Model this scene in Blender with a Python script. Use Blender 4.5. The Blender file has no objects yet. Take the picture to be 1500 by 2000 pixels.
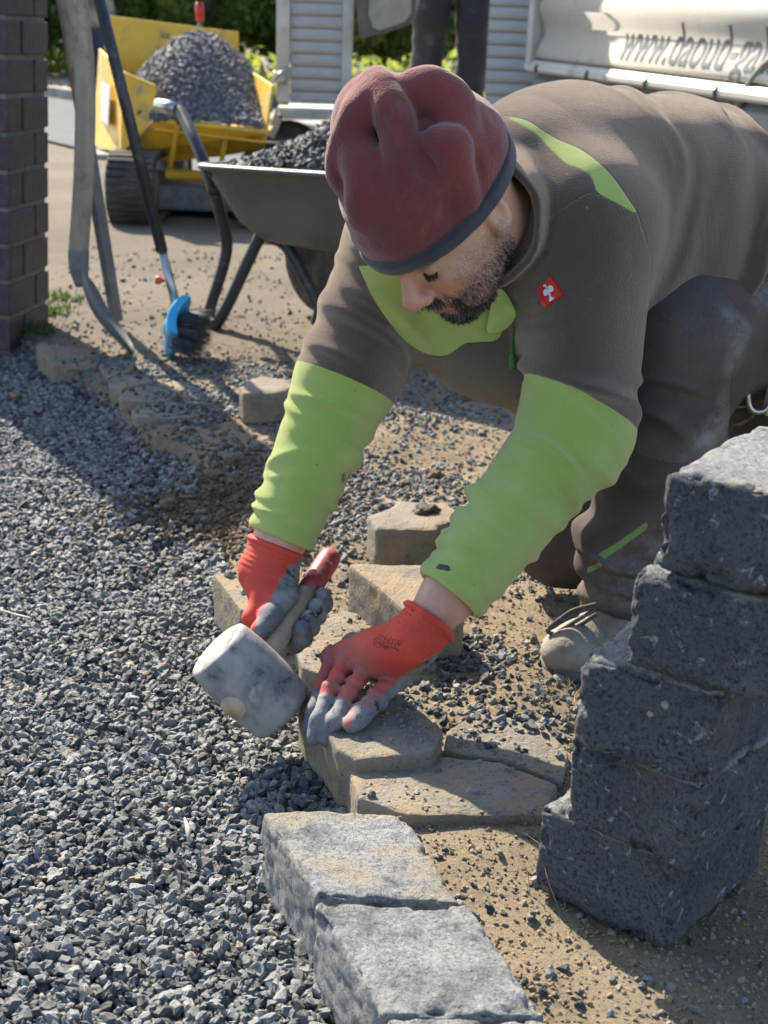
import bpy, bmesh, math, random
import numpy as np
from mathutils import Vector, Matrix, noise as mnoise

random.seed(7); RNG = np.random.default_rng(7)
sc = bpy.context.scene
COL = sc.collection
rad = math.radians

# ------------------------------------------------------------------ camera, sky, sun, exposure
FPX, CAM_H, PITCH, ROLL = 2774.0, 0.85, rad(18.35), 0.035
_F = np.array([0, math.cos(PITCH), -math.sin(PITCH)])
_R0 = np.array([1.0, 0, 0]); _U0 = np.array([0, math.sin(PITCH), math.cos(PITCH)])
_U = _U0*math.cos(ROLL) - _R0*math.sin(ROLL)
_R = _R0*math.cos(ROLL) + _U0*math.sin(ROLL)
_C = np.array([0, 0, CAM_H])
cam_d = bpy.data.cameras.new('camera'); cam = bpy.data.objects.new('camera', cam_d); COL.objects.link(cam)
cam_d.sensor_fit = 'VERTICAL'; cam_d.sensor_height = 36.0; cam_d.lens = FPX/2000*36
cam_d.clip_start = 0.05; cam_d.clip_end = 500
cam.matrix_world = Matrix(((_R[0], _U[0], -_F[0], _C[0]), (_R[1], _U[1], -_F[1], _C[1]), (_R[2], _U[2], -_F[2], _C[2]), (0, 0, 0, 1)))
cam_d.dof.use_dof = True; cam_d.dof.focus_distance = 1.72; cam_d.dof.aperture_fstop = 9.0
sc.camera = cam

SUN_AZ = np.array([-0.50, 0.866])     # ground direction towards the sun
SUN_EL = rad(38)
world = bpy.data.worlds.new('World'); sc.world = world; world.use_nodes = True
wn = world.node_tree; wn.nodes.clear()
sky = wn.nodes.new('ShaderNodeTexSky'); sky.sky_type = 'NISHITA'; sky.sun_disc = False
sky.sun_elevation = SUN_EL; sky.sun_rotation = math.atan2(SUN_AZ[0], SUN_AZ[1])
bg = wn.nodes.new('ShaderNodeBackground'); bg.inputs['Strength'].default_value = 0.125
wo = wn.nodes.new('ShaderNodeOutputWorld')
wn.links.new(sky.outputs[0], bg.inputs[0]); wn.links.new(bg.outputs[0], wo.inputs[0])
sun_d = bpy.data.lights.new('sun', 'SUN'); sun = bpy.data.objects.new('sun', sun_d); COL.objects.link(sun)
sun_d.energy = 5.0; sun_d.angle = rad(0.5); sun_d.color = (1.0, 0.90, 0.74)
_sd = Vector((SUN_AZ[0]*math.cos(SUN_EL), SUN_AZ[1]*math.cos(SUN_EL), math.sin(SUN_EL)))
sun.rotation_euler = _sd.to_track_quat('Z', 'Y').to_euler(); sun.location = _sd*20
sc.view_settings.view_transform = 'Standard'; sc.view_settings.look = 'None'
sc.view_settings.exposure = 1.38; sc.view_settings.gamma = 1.0
sc.render.resolution_x = 768; sc.render.resolution_y = 1024

# ------------------------------------------------------------------ photo pixel -> direction -> point
def ray(u, v): return _F + _R*(u-750)/FPX + _U*(1000-v)/FPX
def G(u, v, z=0.0):
    d = ray(u, v); return _C + d*((z-CAM_H)/d[2])
def D(u, v, y):
    d = ray(u, v); return _C + d*(y/d[1])
def DX(u, v, x):
    d = ray(u, v); return _C + d*(x/d[0])
def PROJ(P):
    q = np.asarray(P, float) - _C; w = q@_F
    return 750+FPX*(q@_R)/w, 1000-FPX*(q@_U)/w

# ------------------------------------------------------------------ object helpers
def link(o, parent=None):
    COL.objects.link(o)
    if parent is not None: o.parent = parent
    return o
def tag(o, label=None, cat=None, group=None, kind=None):
    if label: o['label'] = label
    if cat: o['category'] = cat
    if group: o['group'] = group
    if kind: o['kind'] = kind
    return o
def empty(name, loc=(0, 0, 0), rz=0.0, label=None, cat=None, group=None):
    o = bpy.data.objects.new(name, None); o.empty_display_size = 0.05
    o.location = loc; o.rotation_euler = (0, 0, rz); link(o)
    return tag(o, label, cat, group)
def mesh_obj(name, V, Fc, mat=None, parent=None, smooth=True, world=False):
    """V, faces -> one mesh object. world=True: coordinates are world, converted to the parent's frame (parents are unrotated)."""
    V = np.asarray(V, np.float64)
    if world and parent is not None:
        V = V - np.array(parent_loc(parent))
    me = bpy.data.meshes.new(name)
    if isinstance(Fc, np.ndarray):
        n, k = Fc.shape
        me.vertices.add(len(V)); me.vertices.foreach_set('co', V.astype(np.float32).ravel())
        me.loops.add(n*k); me.loops.foreach_set('vertex_index', Fc.astype(np.int32).ravel())
        me.polygons.add(n); me.polygons.foreach_set('loop_start', np.arange(0, n*k, k, dtype=np.int32))
        me.update(calc_edges=True); me.validate()
    else:
        me.from_pydata([tuple(v) for v in V], [], Fc); me.update()
    if mat: me.materials.append(mat)
    if smooth: me.polygons.foreach_set('use_smooth', [True]*len(me.polygons))
    return link(bpy.data.objects.new(name, me), parent)
def parent_loc(p):
    l = np.array(p.location)
    while p.parent is not None:
        p = p.parent; l = l + np.array(p.location)
    return l
def from_bm(name, bm, mat=None, parent=None, smooth=False, bevel=0.0, seg=2, world=False):
    if bevel > 0:
        bmesh.ops.bevel(bm, geom=list(bm.edges), offset=bevel, segments=seg, profile=0.5, affect='EDGES', clamp_overlap=True)
    bmesh.ops.recalc_face_normals(bm, faces=bm.faces[:])
    if world and parent is not None:
        bmesh.ops.translate(bm, verts=bm.verts, vec=-Vector(parent_loc(parent)))
    me = bpy.data.meshes.new(name); bm.to_mesh(me); bm.free()
    if mat: me.materials.append(mat)
    if smooth: me.polygons.foreach_set('use_smooth', [True]*len(me.polygons))
    return link(bpy.data.objects.new(name, me), parent)
def vattr(o, name, vals):
    a = o.data.attributes.new(name, 'FLOAT', 'POINT'); a.data.foreach_set('value', np.asarray(vals, np.float32))
def bm_box(bm, c, s, rz=0.0, M=None):
    vs = bmesh.ops.create_cube(bm, size=1.0)['verts']
    bmesh.ops.scale(bm, verts=vs, vec=s)
    if rz: bmesh.ops.rotate(bm, verts=vs, cent=(0, 0, 0), matrix=Matrix.Rotation(rz, 3, 'Z'))
    if M is not None: bmesh.ops.transform(bm, verts=vs, matrix=M)
    bmesh.ops.translate(bm, verts=vs, vec=c); return vs
def box(name, c, s, mat, parent=None, bevel=0.004, rz=0.0, world=False, M=None, seg=2):
    bm = bmesh.new(); bm_box(bm, c, s, rz, M)
    return from_bm(name, bm, mat, parent, bevel=bevel, seg=seg, world=world)
def frames(path):
    path = [np.asarray(p, float) for p in path]; n = len(path); T = []
    for i in range(n):
        t = path[min(i+1, n-1)] - path[max(i-1, 0)]; T.append(t/np.linalg.norm(t))
    up = np.array([0, 0, 1.0]) if abs(T[0][2]) < .9 else np.array([1.0, 0, 0])
    a = np.cross(T[0], up); a /= np.linalg.norm(a); out = []
    for t in T:
        a = a - t*(a@t); a /= np.linalg.norm(a); out.append((t, a, np.cross(t, a)))
    return path, out
def tube_data(path, radii, seg=14, squash=None):
    path, fr = frames(path); V = []; Fc = []
    if np.isscalar(radii): radii = [radii]*len(path)
    for i, p in enumerate(path):
        t, a, b = fr[i]; sx, sy = (1, 1) if squash is None else squash
        for k in range(seg):
            th = 2*math.pi*k/seg; V.append(p + radii[i]*(a*math.cos(th)*sx + b*math.sin(th)*sy))
    for i in range(len(path)-1):
        for k in range(seg):
            Fc.append((i*seg+k, i*seg+(k+1) % seg, (i+1)*seg+(k+1) % seg, (i+1)*seg+k))
    Fc.append(tuple(range(seg))[::-1]); Fc.append(tuple((len(path)-1)*seg+k for k in range(seg)))
    return V, Fc
def tube(name, path, radii, mat, parent=None, seg=14, world=False, squash=None, smooth=True):
    V, Fc = tube_data(path, radii, seg, squash)
    o = mesh_obj(name, V, Fc, mat, parent, smooth, world)
    return o
def smooth_path(pts, n=8):
    pts = [np.asarray(p, float) for p in pts]; out = []
    P = [2*pts[0]-pts[1]] + pts + [2*pts[-1]-pts[-2]]
    for i in range(1, len(P)-2):
        for k in range(n):
            t = k/n; a, b, c, d = P[i-1], P[i], P[i+1], P[i+2]
            out.append(.5*((2*b)+(c-a)*t+(2*a-5*b+4*c-d)*t*t+(3*b-a-3*c+d)*t**3))
    out.append(pts[-1]); return out
def prism(name, outline, thick, mat, parent=None, M=None, bevel=0.0, world=False, smooth=False):
    """outline: 2-D points (x,z) extruded along +y by thick, then M"""
    bm = bmesh.new(); f = [bm.verts.new((x, 0, z)) for x, z in outline]; bm.faces.new(f)
    r = bmesh.ops.extrude_face_region(bm, geom=bm.faces[:]); vs = [e for e in r['geom'] if isinstance(e, bmesh.types.BMVert)]
    bmesh.ops.translate(bm, verts=vs, vec=(0, thick, 0))
    if M is not None: bmesh.ops.transform(bm, verts=bm.verts, matrix=M)
    return from_bm(name, bm, mat, parent, bevel=bevel, world=world, smooth=smooth)
def lathe(name, prof, mat, parent=None, seg=24, M=None, world=False):
    V = []; Fc = []; n = len(prof)
    for r, z in prof:
        for k in range(seg):
            a = 2*math.pi*k/seg; V.append((r*math.cos(a), r*math.sin(a), z))
    for i in range(n-1):
        for k in range(seg): Fc.append((i*seg+k, i*seg+(k+1) % seg, (i+1)*seg+(k+1) % seg, (i+1)*seg+k))
    Fc.append(tuple(range(seg))[::-1]); Fc.append(tuple((n-1)*seg+k for k in range(seg)))
    V = [tuple((M@Vector(v)) if M is not None else v) for v in V]
    return mesh_obj(name, V, Fc, mat, parent, True, world)
def axis_matrix(p, d):
    d = Vector(d).normalized(); return Matrix.Translation(Vector(p)) @ d.to_track_quat('Z', 'Y').to_matrix().to_4x4()

# ------------------------------------------------------------------ material helpers
class MB:
    def __init__(s, name):
        s.m = bpy.data.materials.new(name); s.m.use_nodes = True; s.t = s.m.node_tree; s.t.nodes.clear()
        s.out = s.n('ShaderNodeOutputMaterial'); s.b = s.n('ShaderNodeBsdfPrincipled'); s.l(s.b.outputs[0], s.out.inputs[0])
        s.tc = s.n('ShaderNodeTexCoord'); s.co = s.tc.outputs['Object']
    def n(s, t, **kw):
        x = s.t.nodes.new(t)
        for k, v in kw.items(): setattr(x, k, v)
        return x
    def l(s, a, b): s.t.links.new(a, b)
    def put(s, sock, v):
        if isinstance(v, bpy.types.NodeSocket): s.l(v, sock)
        elif isinstance(v, (tuple, list)) and len(v) == 3 and sock.type == 'RGBA': sock.default_value = (*v, 1)
        else: sock.default_value = v
    def vary(s, k=41.0):
        oi = s.n('ShaderNodeObjectInfo'); ad = s.n('ShaderNodeVectorMath', operation='ADD'); sc_ = s.n('ShaderNodeVectorMath', operation='SCALE'); cb = s.n('ShaderNodeCombineXYZ')
        for i in range(3): s.l(oi.outputs['Random'], cb.inputs[i])
        s.l(cb.outputs[0], sc_.inputs[0]); sc_.inputs['Scale'].default_value = k; s.l(s.co, ad.inputs[0]); s.l(sc_.outputs[0], ad.inputs[1]); s.co = ad.outputs[0]
    def noise(s, scale, detail=4, rough=.55, co=None, stretch=None, dist=0.0):
        x = s.n('ShaderNodeTexNoise'); x.inputs['Scale'].default_value = scale; x.inputs['Detail'].default_value = detail
        x.inputs['Roughness'].default_value = rough; x.inputs['Distortion'].default_value = dist
        c = co or s.co
        if stretch:
            mp = s.n('ShaderNodeMapping'); mp.inputs['Scale'].default_value = stretch; s.l(c, mp.inputs[0]); c = mp.outputs[0]
        s.l(c, x.inputs['Vector']); return x.outputs[0]
    def voro(s, scale, feature='F1', out='Distance', co=None, rand=1.0):
        x = s.n('ShaderNodeTexVoronoi', feature=feature); x.inputs['Scale'].default_value = scale; x.inputs['Randomness'].default_value = rand
        s.l(co or s.co, x.inputs['Vector']); return x.outputs[out]
    def ramp(s, fac, a, b, lo=0.0, hi=1.0):
        x = s.n('ShaderNodeMapRange'); x.interpolation_type = 'SMOOTHSTEP'; s.put(x.inputs[0], fac)
        x.inputs[1].default_value = a; x.inputs[2].default_value = b; x.inputs[3].default_value = lo; x.inputs[4].default_value = hi
        return x.outputs[0]
    def mix(s, fac, a, b, mode='MIX'):
        x = s.n('ShaderNodeMix', data_type='RGBA', blend_type=mode); s.put(x.inputs[0], fac); s.put(x.inputs[6], a); s.put(x.inputs[7], b); return x.outputs[2]
    def math(s, op, a, b=0.0, clamp=False):
        x = s.n('ShaderNodeMath', operation=op); x.use_clamp = clamp; s.put(x.inputs[0], a); s.put(x.inputs[1], b); return x.outputs[0]
    def attr(s, name, typ='GEOMETRY'):
        x = s.n('ShaderNodeAttribute', attribute_name=name, attribute_type=typ); return x.outputs['Fac']
    def bump(s, h, strength=.5, dist=.002, prev=None):
        x = s.n('ShaderNodeBump'); x.inputs['Strength'].default_value = strength; x.inputs['Distance'].default_value = dist
        s.put(x.inputs['Height'], h)
        if prev: s.l(prev, x.inputs['Normal'])
        return x.outputs[0]
    def done(s, color, rough=.8, normal=None, metal=0.0, spec=None, sheen=0.0):
        s.put(s.b.inputs['Base Color'], color); s.put(s.b.inputs['Roughness'], rough); s.put(s.b.inputs['Metallic'], metal)
        if normal is not None: s.l(normal, s.b.inputs['Normal'])
        if spec is not None: s.b.inputs['Specular IOR Level'].default_value = spec
        if sheen: s.b.inputs['Sheen Weight'].default_value = sheen; s.b.inputs['Sheen Roughness'].default_value = .5
        return s.m
def simple(name, c1, c2=None, scale=20, rough=.7, bump=.3, bscale=120, bdist=.001, metal=0.0, spec=None, stretch=None, dirt=None, dscale=6, damt=.5, sheen=0.0):
    m = MB(name); c2 = c2 or tuple(x*.7 for x in c1)
    col = m.mix(m.ramp(m.noise(scale, 5, stretch=stretch), .3, .7), c1, c2)
    r = rough
    if dirt:
        d = m.ramp(m.noise(dscale, 6, .7), .62-damt*.35, .75)
        col = m.mix(d, col, dirt); r = m.ramp(d, 0, 1, rough, .95)
    nm = m.bump(m.noise(bscale, 4, stretch=stretch), bump, bdist) if bump else None
    return m.done(col, r, nm, metal, spec, sheen)

# ------------------------------------------------------------------ signed-distance modelling (numpy) and surface nets
_T = RNG.random((32, 32, 32)).astype(np.float32)*2-1
def vnoise(P, s=1.0, off=0.0):
    q = P*s + off; i = np.floor(q).astype(np.int32); f = (q-i).astype(np.float32); f = f*f*(3-2*f); i &= 31; j = (i+1) & 31
    x0, y0, z0 = i[:, 0], i[:, 1], i[:, 2]; x1, y1, z1 = j[:, 0], j[:, 1], j[:, 2]; fx, fy, fz = f[:, 0], f[:, 1], f[:, 2]
    a = _T[x0, y0, z0]*(1-fx)+_T[x1, y0, z0]*fx; b = _T[x0, y1, z0]*(1-fx)+_T[x1, y1, z0]*fx
    c = _T[x0, y0, z1]*(1-fx)+_T[x1, y0, z1]*fx; d = _T[x0, y1, z1]*(1-fx)+_T[x1, y1, z1]*fx
    return (a*(1-fy)+b*fy)*(1-fz)+(c*(1-fy)+d*fy)*fz
def A3(p): return np.asarray(p, np.float32)
def cap(P, a, b, ra, rb):
    a = A3(a); b = A3(b); ab = b-a; t = np.clip(((P-a)@ab)/float(ab@ab), 0, 1)
    return np.linalg.norm(P-a-t[:, None]*ab, axis=1) - (ra+(rb-ra)*t)
def along(P, a, b):
    a = A3(a); b = A3(b); ab = b-a; return ((P-a)@ab)/float(ab@ab)
def ell(P, c, r, R=None):
    q = P-A3(c)
    if R is not None: q = q@np.asarray(R, np.float32)      # columns of R are the local axes
    r = A3(r); k0 = np.linalg.norm(q/r, axis=1); k1 = np.linalg.norm(q/(r*r), axis=1)+1e-9
    return k0*(k0-1)/k1
def rbox(P, c, h, R=None, rd=.01):
    q = P-A3(c)
    if R is not None: q = q@np.asarray(R, np.float32)
    q = np.abs(q)-(A3(h)-rd)
    return np.linalg.norm(np.maximum(q, 0), axis=1)+np.minimum(q.max(axis=1), 0)-rd
def smin(a, b, k):
    h = np.clip(.5+.5*(b-a)/k, 0, 1); return b*(1-h)+a*h-k*h*(1-h)
def smax(a, b, k): return -smin(-a, -b, k)
def sstep(x, a, b):
    t = np.clip((x-a)/(b-a), 0, 1); return t*t*(3-2*t)
def poly_mesh(fn, lo, hi, h):
    lo = np.asarray(lo, float); hi = np.asarray(hi, float); B = 8
    nb = np.ceil((hi-lo)/(h*B)).astype(int); N = nb*B
    F = np.empty(N, np.float32)
    bi = np.stack(np.meshgrid(*[np.arange(k) for k in nb], indexing='ij'), -1).reshape(-1, 3)
    cen = (lo+(bi*B+(B-1)/2)*h).astype(np.float32); dc = fn(cen)
    act = np.abs(dc) < h*B*1.15+.012
    F6 = F.reshape(nb[0], B, nb[1], B, nb[2], B)
    F6[:] = np.where(act, 1, np.sign(dc)).reshape(nb)[:, None, :, None, :, None]
    o = np.stack(np.meshgrid(*[np.arange(B)]*3, indexing='ij'), -1).reshape(-1, 3)
    ai = bi[act]; CH = 600
    for s in range(0, len(ai), CH):
        c = ai[s:s+CH]; P = (lo+(c[:, None, :]*B+o[None])*h).astype(np.float32).reshape(-1, 3)
        d = fn(P).reshape(len(c), B, B, B)
        F6[c[:, 0], :, c[:, 1], :, c[:, 2], :] = d
    S = F < 0
    cnt = np.zeros(N-1, np.uint8)
    for dx in (0, 1):
        for dy in (0, 1):
            for dz in (0, 1): cnt += S[dx:N[0]-1+dx, dy:N[1]-1+dy, dz:N[2]-1+dz]
    ac = np.argwhere((cnt > 0) & (cnt < 8)); idx = np.full(N-1, -1, np.int32); idx[ac[:, 0], ac[:, 1], ac[:, 2]] = np.arange(len(ac))
    corners = np.array([(i, j, k) for i in (0, 1) for j in (0, 1) for k in (0, 1)])
    vals = np.stack([F[ac[:, 0]+c[0], ac[:, 1]+c[1], ac[:, 2]+c[2]] for c in corners], 1)
    acc = np.zeros((len(ac), 3)); num = np.zeros(len(ac))
    for i in range(8):
        for j in range(i+1, 8):
            if np.abs(corners[i]-corners[j]).sum() == 1:
                a, b = vals[:, i], vals[:, j]; m = (a < 0) != (b < 0); t = np.where(m, a/np.where(m, a-b, 1), 0)
                acc += np.where(m[:, None], corners[i]+t[:, None]*(corners[j]-corners[i]), 0); num += m
    V = lo+(ac+acc/num[:, None])*h
    faces = []
    for ax in range(3):
        o1, o2 = [(1, 2), (2, 0), (0, 1)][ax]
        sl0 = [slice(1, N[d]-1) for d in range(3)]; sl0[ax] = slice(0, N[ax]-1); sl1 = list(sl0); sl1[ax] = slice(1, N[ax])
        s0 = S[tuple(sl0)]; s1 = S[tuple(sl1)]
        e = np.argwhere(s0 != s1); off = np.ones(3, int); off[ax] = 0; inside = s0[e[:, 0], e[:, 1], e[:, 2]]; e = e+off
        d1 = np.zeros(3, int); d1[o1] = 1; d2 = np.zeros(3, int); d2[o2] = 1
        g = lambda q: idx[q[:, 0], q[:, 1], q[:, 2]]
        q = np.stack([g(e), g(e-d1), g(e-d1-d2), g(e-d2)], 1)
        q[~inside] = q[~inside][:, ::-1]
        faces.append(q)
    Fc = np.concatenate(faces); Fc = Fc[(Fc >= 0).all(1)]
    # normals from the field
    return V, Fc
def sdf_obj(name, fn, lo, hi, h, mat, parent=None, relax=1):
    V, Fc = poly_mesh(fn, lo, hi, h)
    for _ in range(relax):          # light Laplacian smoothing of the net
        acc = np.zeros_like(V); n = np.zeros(len(V))
        for k in range(4):
            a, b = Fc[:, k], Fc[:, (k+1) % 4]
            for d in range(3):
                acc[:, d] += np.bincount(a, V[b, d], len(V)) + np.bincount(b, V[a, d], len(V))
            n += np.bincount(a, minlength=len(V)) + np.bincount(b, minlength=len(V))
        V = V*.5+.5*acc/np.maximum(n, 1)[:, None]
    o = mesh_obj(name, V, Fc, mat, parent, True, world=True)
    return o, V.astype(np.float32)
def poly_sd(U, Vv, poly):
    """signed distance (pixels, >0 inside) of points to a traced outline"""
    poly = np.asarray(poly, float); n = len(poly); d = np.full(len(U), 1e9); ins = np.zeros(len(U), bool)
    for i in range(n):
        a = poly[i]; b = poly[(i+1) % n]; ab = b-a; t = np.clip(((U-a[0])*ab[0]+(Vv-a[1])*ab[1])/(ab@ab), 0, 1)
        d = np.minimum(d, np.hypot(U-a[0]-t*ab[0], Vv-a[1]-t*ab[1]))
        c = ((a[1] > Vv) != (b[1] > Vv)) & (U < (b[0]-a[0])*(Vv-a[1])/(b[1]-a[1]+1e-12)+a[0]); ins ^= c
    return np.where(ins, d, -d)

# ================================================================== MATERIALS OF THE PLACE
def mat_ground():
    m = MB('sandy_soil')
    sand = m.mix(m.ramp(m.noise(3.1, 6, .65), .35, .68), (.40, .318, .215), (.28, .215, .145))
    sand = m.mix(m.ramp(m.noise(60, 5, .7), .52, .72), sand, (.46, .38, .27))
    sand = m.mix(m.ramp(m.noise(210, 3, .6), .58, .66), sand, (.13, .11, .085))
    soil = m.mix(m.ramp(m.noise(25, 6, .7), .35, .65), (.15, .105, .062), (.25, .175, .10))
    dust = m.mix(m.ramp(m.noise(90, 4, .7), .4, .65), (.045, .048, .052), (.09, .092, .095))
    far = m.mix(m.ramp(m.noise(.9, 5, .6), .35, .65), (.255, .215, .165), (.185, .155, .122))
    # faint interlocking joints of the old paving further away
    mp = m.n('ShaderNodeMapping'); mp.inputs['Rotation'].default_value = (0, 0, rad(28)); m.l(m.co, mp.inputs[0])
    br = m.n('ShaderNodeTexBrick'); br.inputs['Scale'].default_value = 4.4; br.inputs['Mortar Size'].default_value = .02; br.inputs['Mortar Smooth'].default_value = .4
    m.l(mp.outputs[0], br.inputs[0]); jm = m.math('MULTIPLY', br.outputs['Fac'], m.ramp(m.noise(1.7, 4), .42, .6))
    far = m.mix(m.math('MULTIPLY', jm, .7), far, (.15, .14, .07))
    c = m.mix(m.ramp(m.attr('far'), 0, 1), sand, far)
    c = m.mix(m.ramp(m.attr('soil'), .1, .8), c, soil); c = m.mix(m.ramp(m.attr('bed'), .2, .8), c, dust)
    nb = m.bump(m.noise(38, 9, .78), 1.0, .022); nb = m.bump(m.noise(260, 4, .65), .8, .004, nb)
    return m.done(c, .95, nb, spec=.2)
def mat_block():
    m = MB('tumbled_concrete'); m.vary()
    base = m.mix(m.ramp(m.noise(14, 6, .65), .32, .7), (.064, .069, .081), (.112, .119, .133))
    base = m.mix(m.ramp(m.noise(210, 4, .7), .50, .62), base, (.022, .024, .027))
    wh = m.ramp(m.noise(55, 5, .75, dist=.6), .585, .68); base = m.mix(m.math('MULTIPLY', wh, .75), base, (.42, .45, .48))
    vo = m.n('ShaderNodeTexVoronoi'); vo.inputs['Scale'].default_value = 85; m.l(m.co, vo.inputs['Vector'])
    sel = m.n('ShaderNodeSeparateColor'); m.l(vo.outputs['Color'], sel.inputs[0])
    peb = m.math('MULTIPLY', m.ramp(m.math('ADD', vo.outputs['Distance'], m.math('MULTIPLY', m.noise(160, 3), .3)), .52, .44), m.math('MULTIPLY', m.math('GREATER_THAN', sel.outputs[0], .93), m.ramp(m.noise(11, 3), .52, .60)))
    base = m.mix(m.math('MULTIPLY', peb, .8), base, m.mix(sel.outputs[1], (.40, .29, .18), (.48, .46, .42)))
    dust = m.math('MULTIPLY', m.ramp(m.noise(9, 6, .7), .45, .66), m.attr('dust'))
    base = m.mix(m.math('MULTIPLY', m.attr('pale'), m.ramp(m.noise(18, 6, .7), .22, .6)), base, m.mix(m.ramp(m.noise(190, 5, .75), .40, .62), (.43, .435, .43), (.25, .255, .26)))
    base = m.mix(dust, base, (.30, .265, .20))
    h = m.math('ADD', m.noise(120, 7, .8), m.math('MULTIPLY', m.ramp(m.noise(230, 3, .6), .30, .46), .55))
    nb = m.bump(h, .95, .0055); nb = m.bump(m.noise(520, 3, .65), .8, .0020, nb)
    return m.done(base, .88, nb, spec=.35)
def mat_paver():
    m = MB('old_concrete_paver'); m.vary()
    c = m.mix(m.ramp(m.noise(11, 6, .65), .32, .7), (.27, .245, .205), (.175, .155, .128))
    c = m.mix(m.ramp(m.noise(150, 4, .7), .55, .7), c, (.10, .092, .080))
    c = m.mix(m.math('MULTIPLY', m.ramp(m.noise(12, 7, .75), .42, .60), .85), c, (.30, .228, .142))
    h = m.math('ADD', m.noise(120, 6, .72), m.math('MULTIPLY', m.ramp(m.voro(110), 0, .4), .4))
    nb = m.bump(h, .8, .005); return m.done(c, .93, m.bump(m.noise(40, 7, .75), .6, .010, nb), spec=.2)
def mat_gravel(name='basalt_grit', dark=(.032, .033, .034), lite=(.235, .236, .232)):
    m = MB(name); t = m.attr('tint', 'INSTANCER')
    c = m.mix(m.ramp(t, .0, 1.0), dark, lite)
    c = m.mix(m.ramp(m.noise(3, 4), .4, .7), c, m.mix(.5, c, (.10, .115, .11)))
    c = m.mix(m.ramp(t, .975, .985), c, (.26, .22, .17))
    return m.done(c, .62, m.bump(m.noise(9, 4, .7), .35, .05), spec=.5)

M_GROUND, M_BLOCK, M_PAVER, M_GRAVEL = mat_ground(), mat_block(), mat_paver(), mat_gravel()
M_ASPH = simple('asphalt', (.095, .098, .102), (.07, .072, .075), 3, .97, .5, 160, .003)
M_KERB = simple('kerb_concrete', (.30, .285, .26), (.22, .21, .19), 6, .9, .5, 90, .003)
M_CLOD = simple('dry_soil', (.19, .135, .080), (.105, .075, .048), 40, .97, .9, 130, .005)

# ================================================================== GROUND
EDGE = np.array([(-2, .90), (.3, .36), (.8, .15), (1.1, .02), (1.27, -.055), (1.44, -.110), (1.50, -.045), (1.56, -.035), (1.68, -.085), (1.80, -.125), (2.05, -.235), (2.15, -.285), (2.5, -.37), (2.95, -.47), (3.1, -.58), (3.5, -.755), (4.1, -1.08), (5, -1.5)])
def edge_x(y): return np.interp(y, EDGE[:, 0], EDGE[:, 1])
def N2(x, y, s, off=0.0):
    P = np.stack([x, y, np.zeros_like(x)], 1).astype(np.float32); return vnoise(P, s, off)
def ground_parts(x, y):
    x = np.asarray(x, float); y = np.asarray(y, float)
    side = x-edge_x(y)
    soil = np.exp(-(((x+.36)/.20)**2+((y-2.68)/.27)**2))                # dug patch of bare soil at the broken edge
    wob = .03*N2(x, y, 9.0)*np.clip(soil*3, .15, 1)
    bed = 1-sstep(side+wob, .015-.10*soil, .060+.20*soil)
    bed = bed*(1-sstep(y, 4.12, 4.2))
    return side, soil, bed
def ground_z(x, y):
    x = np.asarray(x, float); y = np.asarray(y, float); side, soil, bed = ground_parts(x, y)
    z = -.016-.052*bed
    z += bed*(.007*N2(x, y, 3.1, 3.3)+.005*N2(x, y, 9.0, 1.7))
    near = np.exp(-((y-2)/3.5)**2)
    z += (1-bed)*near*(.006*N2(x, y, 6, 5.1)+.004*N2(x, y, 17, 2.2)+.0022*N2(x, y, 45, 4.4))
    z += soil*(.016*N2(x, y, 14, 7.7)+.012*N2(x, y, 37, 1.1)+.007*N2(x, y, 80, 2.1))
    z += .016*np.exp(-(((x-.20)/.10)**2+((y-1.80)/.12)**2))              # little heap of grit by the boot
    return z
def graded(a, b, step, far, grow=1.18):
    core = list(np.arange(a, b+1e-6, step)); s = step; lo, hi = [], []; x = a
    while x > -far: s *= grow; x -= s; lo.append(x)
    s = step; x = b
    while x < far: s *= grow; x += s; hi.append(x)
    return np.array(lo[::-1]+core+hi)
gx = graded(-1.5, 1.2, .0125, 130); gy = graded(.75, 4.4, .0125, 150)
XX, YY = np.meshgrid(gx, gy, indexing='ij'); fx, fy = XX.ravel(), YY.ravel(); ZZ = ground_z(fx, fy)
nx, ny = len(gx), len(gy); ii = (np.arange(nx-1)[:, None]*ny+np.arange(ny-1)[None]).ravel()
ground = mesh_obj('ground', np.stack([fx, fy, ZZ], 1), np.stack([ii, ii+ny, ii+ny+1, ii+1], 1), M_GROUND)
tag(ground, 'sandy trodden ground with grit scattered over old paving', 'ground', kind='structure')
_s, _soil, _bed = ground_parts(fx, fy)
vattr(ground, 'bed', _bed*(1-np.clip(_soil*1.2, 0, .95))); vattr(ground, 'soil', np.clip(_soil*1.6+.35*N2(fx, fy, 8), 0, 1)*(fy < 3.3)); vattr(ground, 'far', sstep(fy, 2.6, 5.0))

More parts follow.
